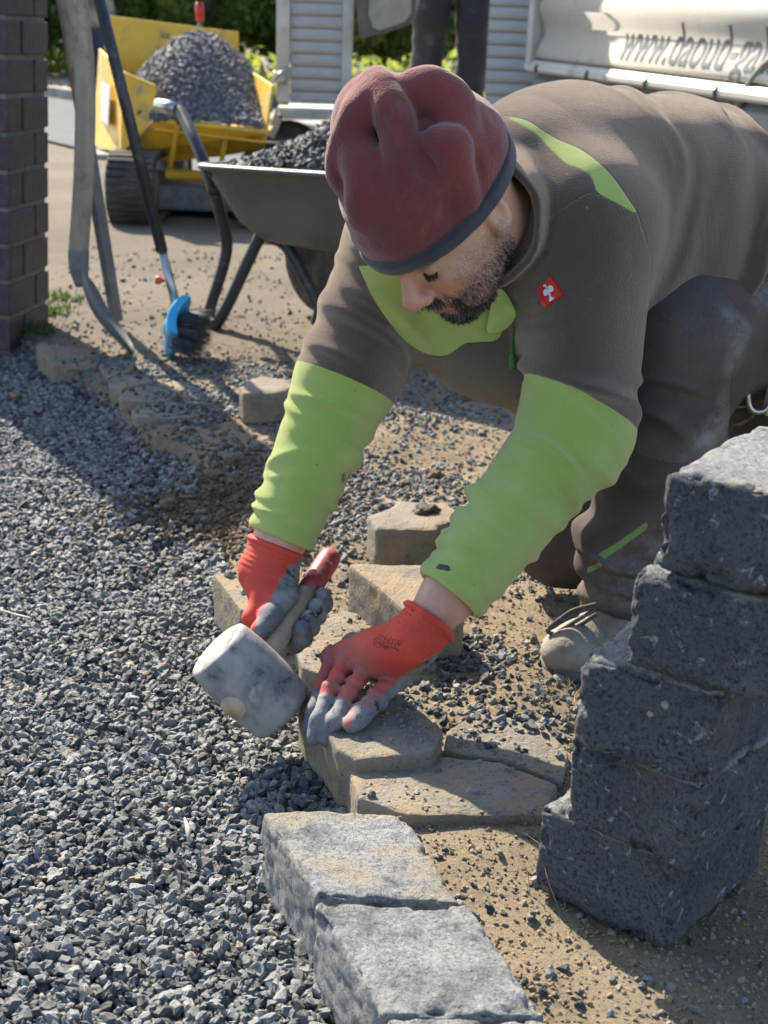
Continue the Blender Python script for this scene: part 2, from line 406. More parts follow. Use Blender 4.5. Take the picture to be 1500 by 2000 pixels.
# ------------------------------------------------------------------ grit: thousands of stones, one object per heap or bed
def rock_group(mat, nvar=7, flat=.72):
    gname = 'grit_'+mat.name; g = bpy.data.node_groups.get(gname)
    if g: return g
    g = bpy.data.node_groups.new(gname, 'GeometryNodeTree')
    g.interface.new_socket('Geometry', in_out='INPUT', socket_type='NodeSocketGeometry'); g.interface.new_socket('Geometry', in_out='OUTPUT', socket_type='NodeSocketGeometry')
    N = g.nodes.new; L = g.links.new; gi = N('NodeGroupInput'); go = N('NodeGroupOutput'); ji = N('GeometryNodeGeometryToInstance')
    for k in range(nvar):
        ic = N('GeometryNodeMeshIcoSphere'); ic.inputs['Radius'].default_value = .5; ic.inputs['Subdivisions'].default_value = 2
        pos = N('GeometryNodeInputPosition'); nz = N('ShaderNodeTexNoise'); nz.noise_dimensions = '4D'
        nz.inputs['Scale'].default_value = 1.9; nz.inputs['W'].default_value = k*3.7; nz.inputs['Detail'].default_value = 1.2
        L(pos.outputs[0], nz.inputs['Vector'])
        sub = N('ShaderNodeVectorMath'); sub.operation = 'SUBTRACT'; L(nz.outputs['Color'], sub.inputs[0]); sub.inputs[1].default_value = (.5, .5, .5)
        mul = N('ShaderNodeVectorMath'); mul.operation = 'SCALE'; L(sub.outputs[0], mul.inputs[0]); mul.inputs['Scale'].default_value = 1.25
        sp = N('GeometryNodeSetPosition'); L(ic.outputs[0], sp.inputs['Geometry']); L(mul.outputs[0], sp.inputs['Offset'])
        tr = N('GeometryNodeTransform'); L(sp.outputs[0], tr.inputs[0]); tr.inputs['Scale'].default_value = (1.15+.12*(k % 3), .82+.07*(k % 4), flat-.06*(k % 3))
        sm = N('GeometryNodeSetShadeSmooth'); sm.inputs['Shade Smooth'].default_value = False; L(tr.outputs[0], sm.inputs[0])
        mt = N('GeometryNodeSetMaterial'); mt.inputs['Material'].default_value = mat; L(sm.outputs[0], mt.inputs[0]); L(mt.outputs[0], ji.inputs[0])
    iop = N('GeometryNodeInstanceOnPoints'); mp = N('GeometryNodeMeshToPoints'); L(gi.outputs[0], mp.inputs[0]); L(mp.outputs[0], iop.inputs['Points']); L(ji.outputs[0], iop.inputs['Instance'])
    iop.inputs['Pick Instance'].default_value = True
    def na(name, typ):
        a = N('GeometryNodeInputNamedAttribute'); a.data_type = typ; a.inputs['Name'].default_value = name; return a.outputs['Attribute']
    L(na('pick', 'INT'), iop.inputs['Instance Index']); L(na('rot', 'FLOAT_VECTOR'), iop.inputs['Rotation']); L(na('scl', 'FLOAT'), iop.inputs['Scale'])
    L(iop.outputs[0], go.inputs[0]); return g
def grit(name, P, size, mat=None, parent=None, tilt=1.0):
    mat = mat or M_GRAVEL; P = np.asarray(P, float)
    if parent is not None: P = P-parent_loc(parent)
    n = len(P); me = bpy.data.meshes.new(name); me.vertices.add(n); me.vertices.foreach_set('co', P.astype(np.float32).ravel()); me.update()
    def add(nm, t, v, key='value'):
        a = me.attributes.new(nm, t, 'POINT'); a.data.foreach_set(key, v)
    R = RNG.random((n, 3)); rot = np.stack([(R[:, 0]-.5)*2.2*tilt, (R[:, 1]-.5)*2.2*tilt, R[:, 2]*6.283], 1)
    add('rot', 'FLOAT_VECTOR', rot.astype(np.float32).ravel(), 'vector'); add('scl', 'FLOAT', np.asarray(size, np.float32)); add('pick', 'INT', RNG.integers(0, 7, n).astype(np.int32)); add('tint', 'FLOAT', RNG.random(n).astype(np.float32))
    o = link(bpy.data.objects.new(name, me), parent); md = o.modifiers.new('grit', 'NODES'); md.node_group = rock_group(mat); me.materials.append(mat)
    o['kind'] = 'stuff'; return o
def jgrid(x0, x1, y0, y1, s):
    a = np.arange(x0, x1, s); b = np.arange(y0, y1, s); X, Y = np.meshgrid(a, b); X = X.ravel()+RNG.uniform(-.55, .55, X.size)*s; Y = Y.ravel()+RNG.uniform(-.55, .55, Y.size)*s; return X, Y
def sizes(n, lo, mid, hi): return np.clip(RNG.lognormal(math.log(mid), .30, n), lo, hi)
PAV = [  # edge row, traced outline of the top face in photo pixels, height of the top
    ([(70, 672), (82, 668), (163, 682), (200, 700), (189, 712), (103, 711), (75, 686)], .0),
    ([(191, 713), (202, 701), (236, 700), (262, 712), (250, 726), (231, 729), (209, 739)], -.004),
    ([(210, 742), (233, 730), (290, 735), (299, 745), (247, 755), (238, 763), (215, 757)], .0),
    ([(231, 772), (252, 757), (303, 753), (345, 768), (327, 781), (275, 785), (238, 779)], .002),
    ([(257, 801), (280, 788), (327, 783), (360, 787), (392, 810), (327, 817), (266, 813)], -.002),
    ([(359, 840), (397, 831), (504, 833), (532, 854), (467, 875), (411, 867)], -.016),
    ([(304, 750), (345, 742), (420, 768), (440, 790), (365, 785), (350, 768)], -.006),
    ([(206, 698), (240, 690), (310, 712), (330, 732), (292, 733), (262, 710)], -.006),
    ([(582, 1352), (640, 1332), (770, 1346), (866, 1424), (848, 1470), (695, 1482), (660, 1462)], .022),
    ([(676, 1492), (706, 1474), (860, 1474), (980, 1488), (1088, 1532), (1062, 1592), (800, 1592), (700, 1556)], .002),
    ([(872, 1426), (930, 1392), (1060, 1410), (1110, 1470), (1096, 1528), (985, 1484), (866, 1466)], -.003),
    ([(416, 1120), (470, 1112), (560, 1130), (600, 1180), (560, 1215), (470, 1190)], .03),
    ([(560, 1215), (612, 1182), (700, 1196), (760, 1245), (735, 1300), (640, 1320), (590, 1300)], .0),
]
def surf_z(x, y):
    z = ground_z(x, y)
    for px, zt in PAV:
        pl = np.array([G(u, v, zt)[:2] for u, v in px]); k = (x > pl[:, 0].min()) & (x < pl[:, 0].max()) & (y > pl[:, 1].min()) & (y < pl[:, 1].max())
        if k.any(): w = np.where(k)[0]; i = w[poly_sd(x[w], y[w], pl) > .004]; z[i] = zt-.001
    return z
PTS = []; SZ = []
for lay, (s, mid, dz) in enumerate([(.0085, .0100, -.001), (.0100, .0115, .0038)]):
    X, Y = jgrid(-1.75, .45, .78, 4.2, s)
    _, so, bd = ground_parts(X, Y); left = -.62-.40*(Y-1)-.0
    k = (bd > .35+.25*RNG.random(len(X))) & (X > np.minimum(left, -.5)-.0) & (RNG.random(len(X)) > so*1.05) & (X < edge_x(Y)+.06)
    if lay == 1: k &= (N2(X, Y, 30, 2.0) > -.25-.4*RNG.random(len(X)))
    X, Y = X[k], Y[k]; z = sizes(len(X), .005, mid, .017)
    PTS.append(np.stack([X, Y, ground_z(X, Y)+dz+z*.18], 1)); SZ.append(z)
bedgrit = grit('gravel', np.concatenate(PTS), np.concatenate(SZ))
tag(bedgrit, 'dark grey basalt grit bed left of the paving edge', 'gravel', kind='stuff')
# grit spilled over the sandy ground: dense patches and strays
X, Y = jgrid(-1.3, 1.3, 1.0, 6.0, .0095)
def blob(cx, cy, rx, ry, a=0.0):
    c, s_ = math.cos(a), math.sin(a); dx, dy = X-cx, Y-cy; p, q = dx*c+dy*s_, -dx*s_+dy*c; return np.exp(-((p/rx)**2+(q/ry)**2))
dens = 1.5*blob(.20, 1.79, .12, .10)+.5*blob(.12, 1.93, .16, .10)+.85*blob(-.28, 3.45, .36, .28)+.6*blob(-.12, 2.75, .30, .36)+.55*blob(.15, 2.45, .30, .22)+.5*blob(-.62, 3.72, .32, .16)
dens = dens*np.clip(.75+1.3*N2(X, Y, 7, 1.3), 0, 2)+.05*np.clip(.4+1.4*N2(X, Y, 4, 8.8), 0, 2)*(Y < 4.8)+.022
sd, so, bd = ground_parts(X, Y)
k = (RNG.random(len(X)) < dens) & ((bd < .35) | (surf_z(X, Y) > -.02)) & (sd > .0)
X, Y = X[k], Y[k]; z = sizes(len(X), .0035, .0082, .016)
stray = grit('gravel', np.stack([X, Y, surf_z(X, Y)+z*.22], 1), z)
tag(stray, 'loose dark grit scattered over the sandy paving', 'gravel', kind='stuff')
# crumbs of soil in the dug patch
n = 2600; X = RNG.normal(-.35, .14, n); Y = RNG.normal(2.68, .20, n); z = sizes(n, .004, .009, .024)
crumbs = grit('soil_crumbs', np.stack([X, Y, ground_z(X, Y)+z*.15], 1), z, simple('soil_crumb', (.21, .145, .085), (.10, .072, .045), 8, .97, .5, 20, .05))
tag(crumbs, 'brown crumbled soil in the dug gap of the paving edge', 'soil', kind='stuff')
n = 42000; X = RNG.uniform(-.9, .9, n); Y = .95+3.2*RNG.random(n)**1.7; sd, so, bd = ground_parts(X, Y); kk = sd > .02; X, Y = X[kk], Y[kk]; z = sizes(len(X), .0016, .0034, .010)
crumb2 = grit('sand_crumbs', np.stack([X, Y, surf_z(X, Y)+z*.15], 1), z, simple('sand_crumb', (.40, .325, .225), (.24, .19, .13), 8, .97, .5, 20, .05))
tag(crumb2, 'pale sand crumbs and pebbles on the trodden ground', 'sand', kind='stuff')

# ------------------------------------------------------------------ old interlocking pavers
def stone_poly(name, top, zb, mat, parent=None, bevel=.005, origin=None, amp=.0016, bottom_scale=1.0):
    top = [np.asarray(p, float) for p in top]; c = sum(top)/len(top)
    if origin is None: origin = np.array([c[0], c[1], zb])
    bm = bmesh.new(); f = bm.faces.new([bm.verts.new(Vector(p-origin)) for p in top]); f.normal_update()
    if f.normal.z < 0: f.normal_flip()
    r = bmesh.ops.extrude_face_region(bm, geom=[f]); vs = [e for e in r['geom'] if isinstance(e, bmesh.types.BMVert)]
    # the extruded copy becomes the bottom
    for v in vs: v.co.z = zb-origin[2]
    bmesh.ops.recalc_face_normals(bm, faces=bm.faces[:])
    bmesh.ops.bevel(bm, geom=list(bm.edges), offset=bevel, segments=2, profile=.6, affect='EDGES', clamp_overlap=True)
    bmesh.ops.triangulate(bm, faces=bm.faces[:])
    for _ in range(4):
        ed = [e for e in bm.edges if e.calc_length() > .016]
        if not ed: break
        bmesh.ops.subdivide_edges(bm, edges=ed, cuts=1); bmesh.ops.triangulate(bm, faces=[q for q in bm.faces if len(q.verts) > 3])
    for v in bm.verts:
        w = v.co+Vector(origin); n = mnoise.noise_vector(w*60)*amp+mnoise.noise_vector(w*18)*amp*1.3; v.co += n
    me = bpy.data.meshes.new(name); bmesh.ops.recalc_face_normals(bm, faces=bm.faces[:]); bm.to_mesh(me); bm.free(); me.materials.append(mat)
    me.polygons.foreach_set('use_smooth', [True]*len(me.polygons))
    o = link(bpy.data.objects.new(name, me), parent); o.location = origin; return o
def tops(px, z): return [G(u, v, z) for u, v in px]
for i, (px, z) in enumerate(PAV):
    stone_poly('paver', tops(px, z), z-.085, M_PAVER, ground)
LOOSE = [([(467, 759), (485, 740), (513, 733), (569, 742), (572, 757), (537, 768), (476, 768)], .062, -.014, 'weathered grey paver lying loose beside the far sleeve'),
         ([(716, 1008), (734, 1001), (772, 986), (769, 976), (870, 980), (901, 1003), (898, 1016), (857, 1024), (855, 1036), (734, 1032)], .068, -.012, 'loose notched concrete paver with a lump of mud on top'),
         ([(680, 1102), (690, 1099), (825, 1104), (908, 1180), (900, 1188), (790, 1188)], .070, -.014, 'pale rough concrete paver standing behind the near gloved wrist')]
for px, z, zb, lab in LOOSE:
    tag(stone_poly('loose_paver', tops(px, z), zb, M_PAVER, None, bevel=.009), lab, 'paver')

# ------------------------------------------------------------------ tumbled blocks
def block(name, C8, mat, n=44, rnd=.011, chip=.013, seed=0, dust=.0, pale=0.0, sun_top=.0):
    """C8: bottom 4 then top 4 corners (same order round)"""
    C8 = np.asarray(C8, float); o0 = C8[:4].mean(0); C8 = C8-o0
    ex = .5*(np.linalg.norm(C8[1]-C8[0])+np.linalg.norm(C8[2]-C8[3])); ey = .5*(np.linalg.norm(C8[3]-C8[0])+np.linalg.norm(C8[2]-C8[1])); ez = np.linalg.norm(C8[4:].mean(0)-C8[:4].mean(0))
    H = np.array([ex, ey, ez])/2; t = np.linspace(-1, 1, n); t = np.sign(t)*(1-(1-np.abs(t))**1.35)
    idx = {}; V = []; Fc = []
    def vid(p):
        k = tuple(np.round(p, 6))
        if k not in idx: idx[k] = len(V); V.append(p)
        return idx[k]
    for ax in range(3):
        for s in (-1, 1):
            gr = np.empty((n, n), int)
            for i in range(n):
                for j in range(n):
                    p = np.zeros(3); p[ax] = s; p[(ax+1) % 3] = t[i]; p[(ax+2) % 3] = t[j]; gr[i, j] = vid(p)
            for i in range(n-1):
                for j in range(n-1):
                    q = (gr[i, j], gr[i+1, j], gr[i+1, j+1], gr[i, j+1]); Fc.append(q if s > 0 else q[::-1])
    U = np.array(V)*H; P32 = (U+seed*1.37).astype(np.float32)
    r = rnd*(1+.8*vnoise(P32, 22)); r = np.clip(r, .004, .03)[:, None]
    q = np.clip(U, -(H-r), H-r); d = U-q; dn = np.linalg.norm(d, axis=1, keepdims=True)+1e-9; nrm = d/dn; W = q+nrm*r
    edge = np.clip((np.abs(d) > 1e-6).sum(1)-1, 0, 1)
    dist = np.sort(H-np.abs(U), 1)[:, 1]; eprox = np.exp(-(dist/.013)**2)                 # nearness to an arris
    ch = np.clip(vnoise(P32, 48, 3.1)+.6*vnoise(P32, 110, .7)-.15, 0, 1)*chip*eprox
    disp = .0011*vnoise(P32, 90, 5.0)+.0012*vnoise(P32, 21, 9.0)+.0009*vnoise(P32, 190, 1.0)-ch
    W = W+nrm*disp[:, None]
    s = W/H; a, b, c = (s[:, 0:1]+1)/2, (s[:, 1:2]+1)/2, (s[:, 2:3]+1)/2
    lo = (C8[0]*(1-a)+C8[1]*a)*(1-b)+(C8[3]*(1-a)+C8[2]*a)*b; hi = (C8[4]*(1-a)+C8[5]*a)*(1-b)+(C8[7]*(1-a)+C8[6]*a)*b
    X = lo*(1-c)+hi*c
    o = mesh_obj(name, X, np.array(Fc), mat); o.location = o0; vattr(o, 'dust', np.full(len(X), dust)*(s[:, 2] > .9)+.12); vattr(o, 'pale', pale+sun_top*(s[:, 2] > .93)); return o
def hexa(base, zb, zt, lean=(0, 0)):
    b = [np.array([p[0], p[1], zb]) for p in base]; return b+[np.array([p[0]+lean[0], p[1]+lean[1], zt]) for p in base]
# row just laid along the grit: front-left, front-right, back-right, back-left corner of each top in photo pixels
LAID = [([(618, 1748), (902, 1762), (788, 1588), (508, 1580)], .030, 1.0, 'light grey tumbled block laid last, brown dust on its top, next to the old pavers'),
        ([(748, 1980), (1068, 1982), (914, 1766), (612, 1758)], .034, .15, 'light grey tumbled block laid in the middle of the new row, clean speckled top'),
        ([(905, 2240), (1260, 2240), (1075, 1986), (752, 1986)], .034, .2, 'light grey tumbled block at the end of the new row, mostly out of frame')]
for i, (px, z, du, lab) in enumerate(LAID):
    b = [G(u, v, z) for u, v in px]
    # tidy the traced corners towards a true rectangle
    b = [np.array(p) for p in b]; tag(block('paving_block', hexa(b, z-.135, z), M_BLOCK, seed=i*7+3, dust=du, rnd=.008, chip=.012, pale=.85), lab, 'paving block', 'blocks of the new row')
# stack of five: left-bottom and front-bottom corner in photo pixels at the height of each block's bottom
STK = [((1040, 1748), (1296, 1872), .0), ((1100, 1606), (1352, 1716), .1), ((1112, 1462), (1385, 1545), .2), ((1214, 1306), (1510, 1386), .3), ((1272, 1118), (1600, 1204), .4)]
SLAB = ['dark tumbled block at the bottom of the stack, resting on the sandy ground', 'dark tumbled block second from the bottom of the stack', 'dark tumbled block in the middle of the stack of five', 'dark tumbled block directly under the top block of the stack', 'dark tumbled block on top of the stack with a sunlit pale top face']
for i, (a, b, z) in enumerate(STK):
    p = G(*a, z-.012*(i == 0))[:2]; q = G(*b, z-.012*(i == 0))[:2]; d = q-p; n_ = np.array([-d[1], d[0]]); n_ = n_/np.linalg.norm(n_)*(.215+.006*(i % 2))
    if i < 3: pass
    tag(block('paving_block', hexa([p, q, q+n_, p+n_], z-(.008 if i == 0 else -.001), z+.0985, (.002*(i % 3-1), 0)), M_BLOCK, seed=i*5+40, rnd=.011, chip=.016, dust=.5, pale=.06, sun_top=.75), SLAB[i], 'paving block', 'stack of dark blocks')  # top faces coloured paler: sunlight painted into the block colour, under the dust

# ================================================================== THE KNEELING WORKER
def lime_mix(m, a, lime=(.235, .50, .035)): return a
def mat_fleece():
    m = MB('fleece')
    br = m.mix(m.ramp(m.noise(6, 5, .6), .35, .68), (.118, .086, .076), (.090, .066, .060))
    br = m.mix(m.math('MULTIPLY', m.ramp(m.noise(4.5, 6, .75), .52, .74), .30), br, (.16, .115, .085))
    li = m.mix(m.ramp(m.noise(9, 4, .6), .35, .65), (.46, .60, .155), (.38, .53, .11))
    k = m.ramp(m.attr('lime'), -.0006, .0006)
    fuzz = m.noise(620, 3, .7); fib = m.noise(240, 4, .7)
    c = m.mix(k, br, li); c = m.mix(m.math('MULTIPLY', m.ramp(fib, .5, .75), .22), c, m.mix(k, (.17, .125, .105), (.42, .68, .16)))
    mk = m.ramp(m.attr('stain'), .0, .002); mk = m.math('MULTIPLY', mk, m.ramp(m.noise(90, 3), .45, .52)); c = m.mix(mk, c, (.03, .04, .06))
    c = m.mix(m.ramp(m.noise(130, 2, .4), .775, .785), c, (.30, .24, .17))
    seam = m.ramp(m.math('ABSOLUTE', m.attr('seam')), .0004, .0022)
    nb = m.bump(seam, .5, .0015); nb = m.bump(m.noise(60, 5, .6), .22, .005, nb); nb = m.bump(fuzz, 1.0, .0032, nb)
    mm = m.done(c, .95, nb, spec=.12, sheen=1.0); m.put(m.b.inputs['Sheen Tint'], (1.0, .80, .62)); m.b.inputs['Sheen Roughness'].default_value = .34; return mm
def mat_trouser():
    m = MB('work_trouser_cloth')
    br = m.mix(m.ramp(m.noise(7, 5, .6), .35, .68), (.088, .068, .060), (.062, .049, .045))
    gy = m.mix(m.ramp(m.noise(9, 5, .6), .35, .68), (.092, .082, .074), (.062, .056, .052))
    c = m.mix(m.ramp(m.attr('patch'), -.0006, .0006), br, gy)
    c = m.mix(m.ramp(m.attr('lime'), -.0006, .0006), c, (.19, .29, .07))
    d = m.math('MULTIPLY', m.ramp(m.attr('dust'), 0, 1), m.ramp(m.noise(16, 7, .78), .36, .62))
    c = m.mix(m.math('MULTIPLY', d, .75), c, (.25, .24, .225))
    c = m.mix(m.math('MULTIPLY', m.ramp(m.noise(300, 3, .7), .62, .7), .35), c, (.24, .23, .21))
    seam = m.ramp(m.math('ABSOLUTE', m.attr('patch')), .0003, .002)
    nb = m.bump(seam, .7, .002); nb = m.bump(m.noise(900, 2, .5), .35, .0008, nb); nb = m.bump(m.noise(60, 5, .6), .3, .003, nb)
    return m.done(c, .9, nb, spec=.2)
def mat_skin():
    m = MB('skin')
    c = m.mix(m.ramp(m.noise(22, 5, .6), .35, .68), (.56, .32, .225), (.49, .25, .17))
    c = m.mix(m.ramp(m.attr('blush'), .0, 1.0), c, (.54, .20, .15))
    c = m.mix(m.math('MULTIPLY', m.ramp(m.noise(130, 3, .6), .60, .72), .35), c, (.34, .16, .11))
    st = m.math('MULTIPLY', m.ramp(m.attr('stubble'), 0, 1), m.ramp(m.noise(520, 2, .6), .38, .58))
    c = m.mix(m.math('MULTIPLY', st, .62), c, (.10, .085, .075))
    c = m.mix(m.ramp(m.attr('lip'), 0, 1), c, (.36, .135, .110)); c = m.mix(m.ramp(m.attr('brow'), .2, .7), c, (.05, .033, .025))
    nb = m.bump(m.noise(360, 4, .6), .35, .0008); nb = m.bump(m.noise(70, 4, .6), .2, .0022, nb)
    mm = m.done(c, .46, nb, spec=.4)
    m.b.inputs['Subsurface Weight'].default_value = .12; m.b.inputs['Subsurface Radius'].default_value = (.012, .005, .003); m.b.inputs['Subsurface Scale'].default_value = .5
    return mm
def mat_beanie():
    m = MB('beanie_jersey')
    c = m.mix(m.ramp(m.noise(8, 5, .65), .35, .68), (.175, .046, .040), (.128, .035, .034))
    c = m.mix(m.math('MULTIPLY', m.ramp(m.noise(13, 7, .78), .52, .78), .35), c, (.29, .135, .115))
    w = m.noise(500, 2, .5, stretch=(1, 1, .25))
    nb = m.bump(w, .8, .0016); nb = m.bump(m.noise(90, 4, .6), .4, .003, nb)
    return m.done(c, .93, nb, spec=.12, sheen=.3)
def mat_glove():
    m = MB('dipped_work_glove')
    red = m.mix(m.ramp(m.noise(18, 5, .6), .35, .7), (.62, .075, .045), (.50, .052, .035))
    gry = m.mix(m.ramp(m.noise(26, 6, .7), .33, .68), (.105, .115, .130), (.235, .240, .245))
    gry = m.mix(m.ramp(m.noise(48, 5, .7), .58, .66), gry, (.035, .036, .040))
    k = m.ramp(m.math('ADD', m.attr('dip'), m.math('MULTIPLY', m.math('SUBTRACT', m.noise(70, 4, .6), .5), .012)), -.003, .003)
    dst = m.math('MULTIPLY', m.ramp(m.attr('grime'), 0, 1), m.ramp(m.noise(40, 5, .7), .22, .6))
    red = m.mix(m.math('MULTIPLY', dst, .85), red, (.20, .125, .115))
    pr = m.math('MULTIPLY', m.ramp(m.attr('print'), .0, .0015), m.ramp(m.noise(330, 2), .48, .53)); red = m.mix(m.math('MULTIPLY', pr, .7), red, (.06, .02, .02))
    c = m.mix(k, red, gry)
    nb = m.bump(m.noise(620, 2, .5, stretch=(1, 1, .6)), .45, .0012); nb = m.bump(m.noise(75, 4, .6), .35, .0025, nb)
    return m.done(c, .78, nb, spec=.3)
M_FLEECE, M_TROUSER, M_SKIN, M_BEANIE, M_GLOVE = mat_fleece(), mat_trouser(), mat_skin(), mat_beanie(), mat_glove()
M_HEM = simple('beanie_hem', (.030, .032, .042), (.018, .019, .026), 60, .95, .7, 650, .0015, sheen=.3)
M_HAIR = simple('beard_hair', (.022, .017, .014), (.012, .010, .009), 30, .6, 0)
M_HAIRG = simple('grey_beard_hair', (.34, .32, .29), (.20, .185, .165), 30, .6, 0)
M_BOOT = simple('dusty_boot_leather', (.27, .24, .195), (.15, .13, .105), 20, .85, .7, 130, .003, dirt=(.34, .31, .265), dscale=12, damt=.3)
M_SOLE = simple('boot_rubber', (.085, .078, .068), (.16, .14, .11), 12, .9, .5, 120, .003)
M_LACE = simple('boot_lace', (.05, .047, .04), (.10, .095, .08), 80, .9, .5, 500, .001)

worker = empty('person', (.40, 1.98, -.012), 0, 'kneeling worker in a red beanie, brown and lime fleece and dirty red gloves', 'person')

# ---- joints
Lsh = D(1142, 440, 1.90); Lel = D(1132, 838, 1.835); Lwr = D(878, 1160, 1.72)
Rsh = D(800, 470, 2.02); Rel = D(674, 745, 1.95); Rwr = D(547, 1052, 1.87)
NECK = D(1000, 395, 1.96); CHEST = D(1085, 415, 2.03); MID = D(1285, 462, 2.13); PEL = D(1545, 615, 2.28)
LHIP = D(1610, 640, 2.22); LKN = D(1335, 648, 1.99); LAN = D(1222, 1185, 1.985)
RHIP = D(1500, 620, 2.38); RKN = np.array([.30, 2.20, .085]); RAN = np.array([.66, 2.50, .12])
HC = np.array([.064, 1.796, .650])
Hf = np.array([-.508, -.444, -.738]); Hu = np.array([-.571, -.468, .675]); Hf /= np.linalg.norm(Hf); Hu -= Hf*(Hu@Hf); Hu /= np.linalg.norm(Hu)
HR = np.stack([np.cross(Hf, Hu), Hf, Hu], 1)           # columns: his right, forward, up
def hl(p): return HC+HR@np.asarray(p, float)            # head-local -> world
def tohead(P): return (P-A3(HC))@HR.astype(np.float32)
def unit(v): v = np.asarray(v, float); return v/np.linalg.norm(v)

# ---- body (skin): head with face, neck, trunk, arms to the wrists
def head_sdf(Q):
    x, y, z = Q[:, 0], Q[:, 1], Q[:, 2]; ax = np.abs(x); Qs = np.stack([ax, y, z], 1)
    d = ell(Q, (0, -.012, .030), (.077, .098, .092))
    d = smin(d, ell(Q, (0, .032, -.030), (.066, .062, .078)), .03)
    d = smin(d, ell(Q, (0, .046, -.078), (.046, .040, .036)), .03)           # jaw
    d = smin(d, ell(Q, (0, .070, -.104), (.022, .016, .014)), .018)          # chin
    d = smin(d, ell(Qs, (.040, .066, -.026), (.022, .018, .020)), .02)       # cheeks
    d = smin(d, cap(Qs, (.008, .089, .016), (.040, .074, .019), .010, .009), .012)   # brow ridge
    d = smax(d, -ell(Qs, (.032, .094, -.002), (.017, .013, .011)), .012)     # eye sockets
    d = smin(d, ell(Qs, (.032, .0765, -.003), (.0145, .0125, .0115)), .003)  # closed lid over the eyeball
    d = smin(d, cap(Q, (0, .090, .008), (0, .110, -.033), .0085, .0115), .010)       # nose bridge
    d = smin(d, ell(Q, (0, .113, -.037), (.0135, .0125, .0120)), .007)       # nose tip
    d = smin(d, ell(Qs, (.0125, .101, -.0415), (.0085, .0105, .0082)), .005) # nostril wings
    d = smax(d, -ell(Qs, (.0065, .1035, -.0510), (.0040, .0055, .0040)), .003)
    d = smin(d, ell(Q, (0, .084, -.063), (.026, .014, .011)), .010)          # upper lip mound
    d = smin(d, cap(Qs, (.0, .0965, -.0665), (.021, .0865, -.0705), .0045, .0025), .004)
    d = smin(d, cap(Qs, (.0, .0945, -.0765), (.018, .0855, -.0755), .0058, .0030), .004)
    d = smax(d, -cap(Qs, (.0, .1010, -.0715), (.025, .0880, -.0722), .0012, .0010), .003)
    d = smax(d, -cap(Qs, (.0245, .094, -.044), (.037, .080, -.070), .0016, .0012), .006)   # smile line
    # ears
    e = ell(Qs, (.076, -.014, -.006), (.009, .019, .031)); e = smin(e, ell(Qs, (.074, -.008, -.030), (.008, .011, .012)), .006)
    e = smax(e, -ell(Qs, (.085, -.012, -.004), (.007, .010, .017)), .004)
    return smin(d, e, .006)
_nb0 = hl((0, -.035, -.055)); 
def body_sdf(P):
    d = head_sdf(tohead(P))
    d = smin(d, cap(P, _nb0, NECK, .056, .064), .03)
    d = smin(d, cap(P, NECK, CHEST, .075, .12), .05); d = smin(d, cap(P, CHEST, MID, .12, .13), .05)
    for s, e, w in ((Lsh, Lel, Lwr), (Rsh, Rel, Rwr)):
        s = s+.06*unit(e-s); hand = w+.060*unit(w-e)
        a = cap(P, s, e, .052, .042); a = smin(a, cap(P, CHEST, s, .08, .05), .04)
        a = smin(a, cap(P, e, w, .042, .034), .02); a = smin(a, cap(P, w, hand, .0325, .030), .02); d = smin(d, a, .02)
    return d
body, BV = sdf_obj('body', body_sdf, (-.24, 1.58, .05), (.62, 2.34, .84), .0026, M_SKIN, worker)
Q = tohead(BV); ax = np.abs(Q[:, 0])
inh = sstep(Q[:, 1], .0, .03)
mou = np.exp(-((ax/.030)**2+((Q[:, 2]+.060)/.010)**2))*inh
jaw = sstep(-Q[:, 2], .045, .075)*sstep(Q[:, 1], -.03, .0)
side = sstep(ax, .052, .064)*sstep(-Q[:, 2], -.015, .03)*sstep(Q[:, 1], -.03, .0)
vattr(body, 'stubble', np.clip(mou*1.2+jaw+side*.9, 0, 1)*(1-np.exp(-((ax/.024)**2+((Q[:, 2]+.0725)/.008)**2)))*(Q[:, 1] > -.04)*(Q[:, 2] < .03)*(np.linalg.norm(Q, axis=1) < .17))
vattr(body, 'lip', np.exp(-((ax/.021)**4+((Q[:, 2]+.0725)/.0075)**2))*(Q[:, 1] > .07))
vattr(body, 'brow', np.exp(-(((ax-.030)/.020)**4+((Q[:, 2]-.017)/.0052)**2))*(Q[:, 1] > .05))
vattr(body, 'blush', .75*np.exp(-((ax/.018)**2+((Q[:, 2]+.036)/.016)**2))*(Q[:, 1] > .08)+.55*np.exp(-(((ax-.042)/.018)**2+((Q[:, 2]+.030)/.018)**2))*inh)

# ---- beard, moustache, lashes and brow: short tapered hairs rooted on the face
def hairs(name, roots, dirs, length, width, mat, parent, curl=.25):
    n = len(roots); dirs = dirs/np.linalg.norm(dirs, axis=1, keepdims=True)
    sd = np.cross(dirs, RNG.normal(size=(n, 3))); sd /= np.linalg.norm(sd, axis=1, keepdims=True); L = (length*RNG.uniform(.6, 1.25, n))[:, None]
    b = np.cross(dirs, sd)*curl*RNG.normal(size=(n, 1)); w = (width*RNG.uniform(.7, 1.2, n))[:, None]
    p0 = roots; p1 = roots+dirs*L*.55+b*L*.25; p2 = roots+(dirs+b)*L; t = np.cross(sd, dirs)
    V = np.stack([p0-sd*w, p0+sd*w, p0+t*w, p1-sd*w*.8, p1+sd*w*.8, p1+t*w*.8, p2], 1).reshape(-1, 3); i = (np.arange(n)*7)[:, None]
    F3 = [(0, 1, 4), (0, 4, 3), (1, 2, 5), (1, 5, 4), (2, 0, 3), (2, 3, 5), (3, 4, 6), (4, 5, 6), (5, 3, 6)]
    Fc = np.concatenate([i+np.array(f)[None] for f in F3]); o = mesh_obj(name, V, Fc, mat, parent, True, world=True); return o
